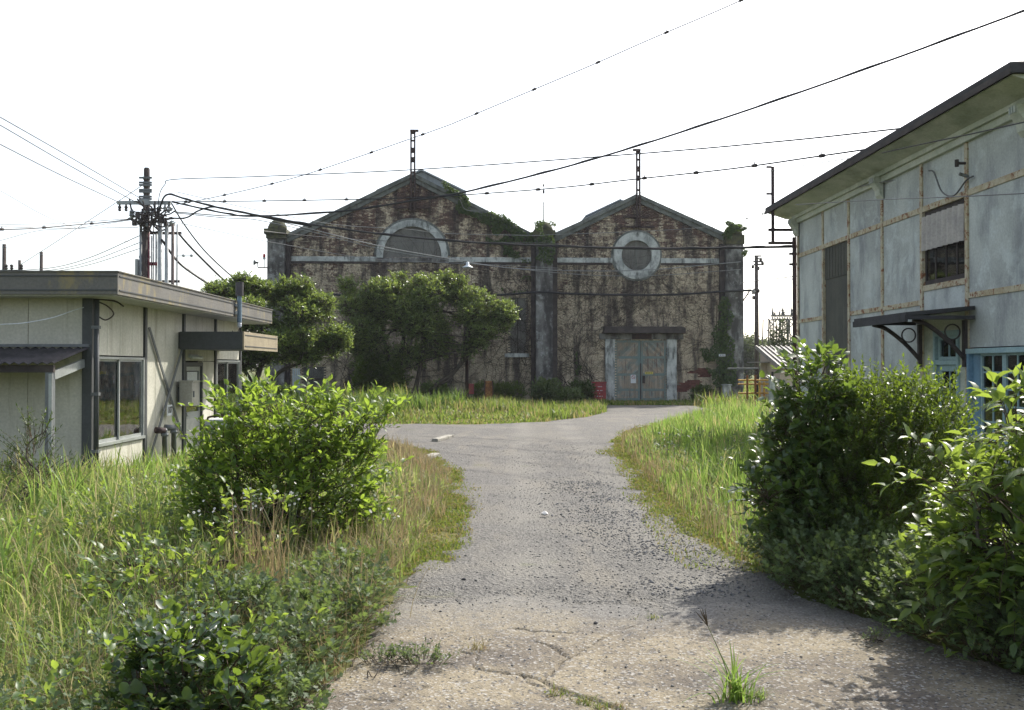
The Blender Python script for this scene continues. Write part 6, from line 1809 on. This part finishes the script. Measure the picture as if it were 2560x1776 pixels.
for i, (px, py, Y, w, h, lab) in enumerate(((1862, 885, 120, 30, 45, 'dark distant tree just right of the shed pillar'), (1905, 888, 125, 34, 38, 'distant tree behind the tin roof outbuilding'), (1955, 890, 130, 36, 35, 'distant tree below the substation gantry'), (2010, 885, 128, 34, 38, 'distant tree touching the far corner of the right building'), (1820, 880, 124, 30, 45, 'distant tree mostly hidden by the right pillar'), (1878, 862, 330, 40, 26, 'hazy far tree top behind the nearer distant trees'))):
    c = at(px, py, Y); hw = w/F*Y; hh = h/F*Y
    lob = [(c.x + rng.uniform(-.6, .6)*hw, Y + rng.uniform(-1, 1), c.z + rng.uniform(-.5, .4)*hh, hw*.55, 1.6, hh*.5) for _ in range(8)] + [(c.x, Y, c.z*.55, hw*.9, 2, c.z*.45)]
    tree('distant_tree', lab, (c.x, Y, 0), lob, [([(c.x, Y, 0), (c.x + .2, Y, c.z*.5), (c.x, Y, c.z)], .25)], 650, 6, .9, .42 if Y < 200 else .9, 'l_far', .7)
# creeper growing on the gantry
tg = thing('creeper', 'creeper climbing the distant gantry legs', 'plant', (at(1958, 800, 67.6).x, 67.6, 0))
lob = [L3(1958, 815 + 22*k, 67.7, 5 + 2*math.sin(k*2), 14, .3) for k in range(5)] + [L3(1936, 830 + 18*k, 67.7, 4, 10, .3) for k in range(3)]
O, D = lobe_twigs(lob, 260, .3, .3, .3)
V, F_ = twig_leaves(O, D, np.full(len(O), .3), 6, .16, .6, T_DIA)
mesh_np('foliage', V, F_, M['l_far'], tg)

# ---- ivy and dry creeper on the shed
def ivy(label, polys, n, size=.10, depth=(-.16, -.45), mat='l_ivy', name='ivy'):
    """polys: lists of photo pixels on the shed front"""
    P = []
    for poly, dy in polys:
        pl = [fl(*p) for p in poly]
        xs = [p[0] for p in pl]; zs = [p[1] for p in pl]
        k = int(n * (max(xs) - min(xs)) * (max(zs) - min(zs)))
        x = rng.uniform(min(xs), max(xs), k); z = rng.uniform(min(zs), max(zs), k)
        edge = (vnoise(x, z, 2.2, 71) - .5) * .5
        ok = inside(pl, x + edge, z + (vnoise(x, z, 2.0, 72) - .5) * .5) & (vnoise(x, z, 1.6, 73) > .22)
        x, z = x[ok], z[ok]
        P.append(np.stack([x, np.full(len(x), dy) + rng.uniform(-.22, 0, len(x)) * (.4 + vnoise(x, z, 1.5, 74)), z], -1))
    P = np.concatenate(P); n_ = len(P)
    D = np.array([0, -.35, -.8]) + rng.normal(0, .45, (n_, 3)); U = np.array([0, -1, .5]) + rng.normal(0, .4, (n_, 3))
    V, F_ = leaves(P, D, U, size * rng.uniform(.6, 1.3, n_), np.full(n_, .9), T_DIA)
    t = thing(name, label, 'ivy', (FX, FY, 0), FR)
    mesh_local('foliage', V, F_, M[mat], t)['kind'] = 'stuff'
    st = MB()
    for poly, dy in polys:
        pl = [fl(*p) for p in poly]; cx = sum(p[0] for p in pl)/len(pl); zs = [p[1] for p in pl]
        for _ in range(3 if dy <= -.5 and max(zs) < 7 else 0):
            x0 = rng.choice([p[0] for p in pl])
            st.tube(spline([(cx + rng.normal(0, .15), dy + .02, min(zs)), ((cx + x0)/2, dy + .02, (min(zs)+max(zs))/2), (cx*.5 + x0*.5 + rng.normal(0, .2), dy + .02, max(zs)*.95 + min(zs)*.05)], 5), .02, 5)
    if st.v: st.build('stems', M['twig'], t, local=True)
    return t
ivy('dark ivy climbing beside the right pillar of the shed', [([(1795, 740), (1815, 740), (1822, 880), (1832, 900), (1825, 965), (1775, 965), (1752, 885), (1778, 880), (1768, 830), (1785, 800)], -.55), ([(1735, 868), (1775, 880), (1775, 920), (1755, 905)], -.2)], 420, .12)
ivy('ivy cap on top of the right pillar', [([(1797, 572), (1815, 560), (1845, 560), (1857, 575), (1852, 620), (1845, 650), (1835, 610), (1805, 600)], -.85), ([(1800, 575), (1820, 555), (1850, 560), (1855, 600), (1800, 600)], -.3)], 900, .14)
ivy('green creeper along the right slope of the left gable', [([(1120, 470), (1150, 480), (1335, 588), (1335, 612), (1290, 600), (1220, 565), (1160, 530)], -.22), ([(1095, 455), (1140, 478), (1200, 515), (1180, 520), (1120, 490)], -.36), ([(1215, 590), (1300, 600), (1300, 645), (1240, 640)], -.16)], 620, .12)
ivy('creeper patches beside the middle pillar', [([(1300, 650), (1330, 648), (1330, 660), (1300, 662)], -.18), ([(1248, 722), (1325, 720), (1325, 733), (1255, 733)], -.18), ([(1300, 690), (1330, 692), (1330, 702), (1305, 702)], -.18)], 240, .09)
ivy('moss and creeper on the middle pillar dome', [([(1334, 585), (1345, 560), (1370, 558), (1385, 585), (1378, 640), (1368, 690), (1352, 650), (1340, 640)], -.88)], 600, .09)
ivy('thin creeper strand left of the green door', [([(1441, 880), (1450, 880), (1452, 975), (1438, 975)], -.16)], 260, .10)
# leafless creeper tracery
t = thing('dry_creeper', 'leafless creeper stems webbed over the right gable wall', 'creeper', (FX, FY, 0), FR)
mb = MB()
def walk(x, z, ang, steps, r, dep=0):
    pts = [(x, BF - .02 - r, z)]
    for i in range(steps):
        ang += rng.normal(0, .22)
        x += math.cos(ang)*.16; z += math.sin(ang)*.16
        if z > gable(x) - .3 or z < .1 or x > xR - .3: break
        if dx0 - .1 < x < dx1 + .1 and z < dz1 + .5: break
        pts.append((x, BF - .02 - r + rng.normal(0, .006), z))
        if dep < 2 and rng.random() < .13:
            walk(x, z, ang + rng.choice([-1, 1])*rng.uniform(.3, .9), int(steps*.6), r*.7, dep + 1)
    if len(pts) > 2:
        mb.tube(pts, list(np.linspace(r, r*.4, len(pts))), 3, caps=False)
for px in (1400, 1420, 1447, 1455, 1470, 1490, 1500):
    for _ in range(2):
        x, z = fl(px + rng.uniform(-10, 10), 1000)
        walk(x, .2, math.pi/2 + rng.normal(0, .15), 42, .014)
for _ in range(16):
    x, z = fl(rng.uniform(1740, 1790), rng.uniform(780, 930))
    walk(x, z, math.pi + rng.normal(-.25, .35), 26, .011)
for _ in range(14):
    x, z = fl(rng.uniform(1440, 1560), rng.uniform(770, 840))
    walk(x, z, rng.normal(.1, .5), 22, .010)
mb.build('stems', M['creeper'], t, local=True)
t = thing('dry_creeper', 'leafless creeper stems on the left gable wall near the blind window', 'creeper', (FX, FY, 0), FR)
mb = MB()
for px in (860, 880, 1110, 1140, 1180, 1200, 1230, 1300):
    for _ in range(3):
        x, z = fl(px + rng.uniform(-15, 15), 990)
        walk(x, .2, math.pi/2 + rng.normal(0, .2), 46, .013)
mb.build('stems', M['creeper'], t, local=True)

# ---- individual foreground plants
def tuft(name, label, px, py, blades, h, lean, mat='g_bright', w=.005, stems=(), cat='grass tuft', spread=.03):
    p = grd(px, py, .025)
    t = thing(name, label, cat, tuple(p))
    n = blades; a = rng.uniform(0, 6.28, n); ln = np.abs(rng.normal(lean, lean*.6, n)); hh = h*rng.uniform(.4, 1.1, n)
    P = np.array(p) + np.stack([rng.normal(0, spread, n), rng.normal(0, spread, n), np.zeros(n)], -1)
    V = []; ts = np.linspace(0, 1, 6)
    for i, q in enumerate(ts):
        c = P + np.stack([np.cos(a)*hh*ln*q**1.6, np.sin(a)*hh*ln*q**1.6, hh*(q - .45*np.minimum(ln, 1.2)*q**2.2)], -1)
        s = np.stack([-np.sin(a), np.cos(a), np.zeros(n)], -1) * (w*(1 - q**2)*rng.uniform(.9, 1.1, n))[:, None]
        if i < 5: V += [c - s, c + s]
        else: V.append(c)
    V = np.stack(V, 1).reshape(-1, 3)
    q = np.array([(2*i, 2*i+1, 2*i+3, 2*i+2) for i in range(4)]); tr = np.array([(8, 9, 10)])
    b = np.arange(n)[:, None, None]*11
    mesh_np('blades', V, [(b + q).reshape(-1, 4), (b + tr).reshape(-1, 3)], M[mat], t, smooth=True)['kind'] = 'stuff'
    for (ex, ey, dY) in stems:
        e = at(ex, ey, p.y + dY)
        mid = p.lerp(e, .5) + Vector((.01, 0, .01))
        pts = spline([p, mid, e], 6)
        MB().tube(pts, list(np.linspace(.0035, .0018, len(pts))), 5).build('stem', M['greenstem'], t)
        d = (e - mid).normalized()
        for k in range(4):
            v = (d + Vector(rng.normal(0, .16, 3))).normalized()
            MB().tube([e - d*.01, e + v*.05, e + v*.09], [.002, .0035, .001], 4).build('seed_spike', M['twig'], t)
    return t
tuft('grass_tuft', 'tall grass tuft with seed stem growing from the slab', 1838, 1752, 60, .34, .6, w=.0065, stems=((1768, 1562, 0),), spread=.035)
tuft('grass_tuft', 'small spreading grass tuft right beside the tall tuft', 1890, 1748, 70, .11, .9, w=.0025, spread=.03)
for px, py, nb_, h, lab in ((1395, 1735, 60, .05, 'low green weed in the crack near the bottom centre'), (1462, 1757, 70, .05, 'second low weed further along the bottom crack'), (1500, 1772, 50, .06, 'weed at the bottom picture edge in the crack'),
                            (1635, 1546, 30, .05, 'tiny bright grass sprig on the slab right of centre'), (1195, 1625, 40, .07, 'dried brown grass sprig on the slab left of centre'), (1545, 1770, 26, .05, 'reddish weed beside the bottom crack')):
    tuft('crack_weed', lab, px, py, nb_, h, .8, 'g_dry' if 'brown' in lab or 'reddish' in lab else 'g_short', .003, cat='weed', spread=.035)
def herb(label, px, py, w, h, n, name='crack_weed'):
    p = grd(px, py, .02)
    return shrub(name, label, (p.x, p.y, 0), [(p.x, p.y, .05, w, w*.5, h)], n, 7, .06, .022, .7, T_LOBED, 'l_herb', .8, .02, .8, .2, 4, cat='weed', stemr=.004, twigr=.0015)
herb('grey-green weed cushion in the slab joint at the left', 955, 1664, .13, .05, 90)
herb('wider grey-green weed cushion in the slab joint', 1050, 1668, .22, .05, 150)
herb('small herb patch where slab meets the right bank', 2190, 1612, .07, .03, 40)
# tall dry seeding clump in the left foreground
tuft('dry_grass_clump', 'tall brown seeding grass clump in front of the lime bush', 660, 1500, 190, .95, .30, 'g_dry', .003, cat='grass tuft', spread=.16)
tuft('dry_grass_clump', 'bent straw grass clump overhanging the slab edge', 870, 1560, 150, .6, .85, 'g_dry', .003, cat='grass tuft', spread=.14)
tuft('dry_grass_clump', 'straw blades leaning out over the slab corner', 800, 1690, 60, .55, .9, 'g_dry', .0025, cat='grass tuft', spread=.10)
tuft('grass_tuft', 'broad bladed grass clump by the lean-to post', 140, 1290, 60, .95, .55, 'g_bright', .009, spread=.25)
# white flowering weeds
def fleabane(label, px, py, h, nfl):
    p = grd(px, py); t = thing('fleabane', label, 'flower', tuple(p))
    st = MB(); 
    for k in range(nfl):
        e = p + Vector((rng.normal(0, .13), rng.normal(0, .13), h*rng.uniform(.8, 1.1)))
        st.tube(spline([p + Vector((rng.normal(0, .02), 0, 0)), p.lerp(e, .6) + Vector((0, 0, .05)), e], 4), .003, 4)
        f = MB(); nz_ = Vector((rng.normal(0, .35), -.7 + rng.normal(0, .3), .7)).normalized(); u_ = nz_.orthogonal().normalized(); v_ = nz_.cross(u_)
        for q in range(9):
            a = q*2*math.pi/9
            c, s = math.cos(a), math.sin(a)
            f.add([e, e + u_*(c*.010 - s*.004) + v_*(s*.010 + c*.004), e + u_*c*.012 + v_*s*.012, e + u_*(c*.010 + s*.004) + v_*(s*.010 - c*.004)], [(0, 1, 2, 3)])
        fo = f.build('flower_head', M['petal'], t)
        MB().lathe(e, [(.004, 0), (.004, .003), (.002, .004)], 6).build('flower_centre', M['pollen'], fo)
    st.build('stems', M['greenstem'], t)
for px, py, h, nf, lab in ((560, 1400, .58, 16, 'white flowering weed left below the lime bush'), (640, 1420, .66, 18, 'white flowering weed below the middle of the lime bush'), (720, 1440, .72, 14, 'white flowering weed right below the lime bush'), (950, 1400, .45, 7, 'white flowers among straw grass at the road edge'), (430, 1290, .5, 16, 'white flowers near the standpipes at the cabin'), (500, 1460, .55, 7, 'white flowers in the grass left of the dry clump')):
    fleabane(lab, px, py, h, nf)
# dark tall weeds against the cabin front
p = grd(20, 1300)
t = shrub('tall_weed', 'dark tall weed stalks at the left edge by the cabin', (p.x, p.y, 0), [(p.x, p.y + .6, .6, .25, .2, .6)], 90, 8, .3, .07, .25, T_NARROW, 'l_ivy', .5, .2, 1.2, .2, 6, cat='weed')

# ------------------------------------------------------------------ summer haze
hm = bpy.data.materials.new('haze'); hm.use_nodes = True
hm.node_tree.nodes.clear()
hv = hm.node_tree.nodes.new('ShaderNodeVolumePrincipled'); ho = hm.node_tree.nodes.new('ShaderNodeOutputMaterial')
hv.inputs['Color'].default_value = (.92, .95, 1.0, 1); hv.inputs['Density'].default_value = .00022; hv.inputs['Anisotropy'].default_value = .3
hm.node_tree.links.new(hv.outputs[0], ho.inputs['Volume'])
hz = MB().box(-905, 905, -65, 1805, -1, 17.5).build('haze', hm)
tag(hz, 'thin pale summer haze filling the yard', 'haze', kind='stuff')

# ------------------------------------------------------------------ tidy
for o in bpy.data.objects:
    if '_o' in o.keys(): del o['_o']
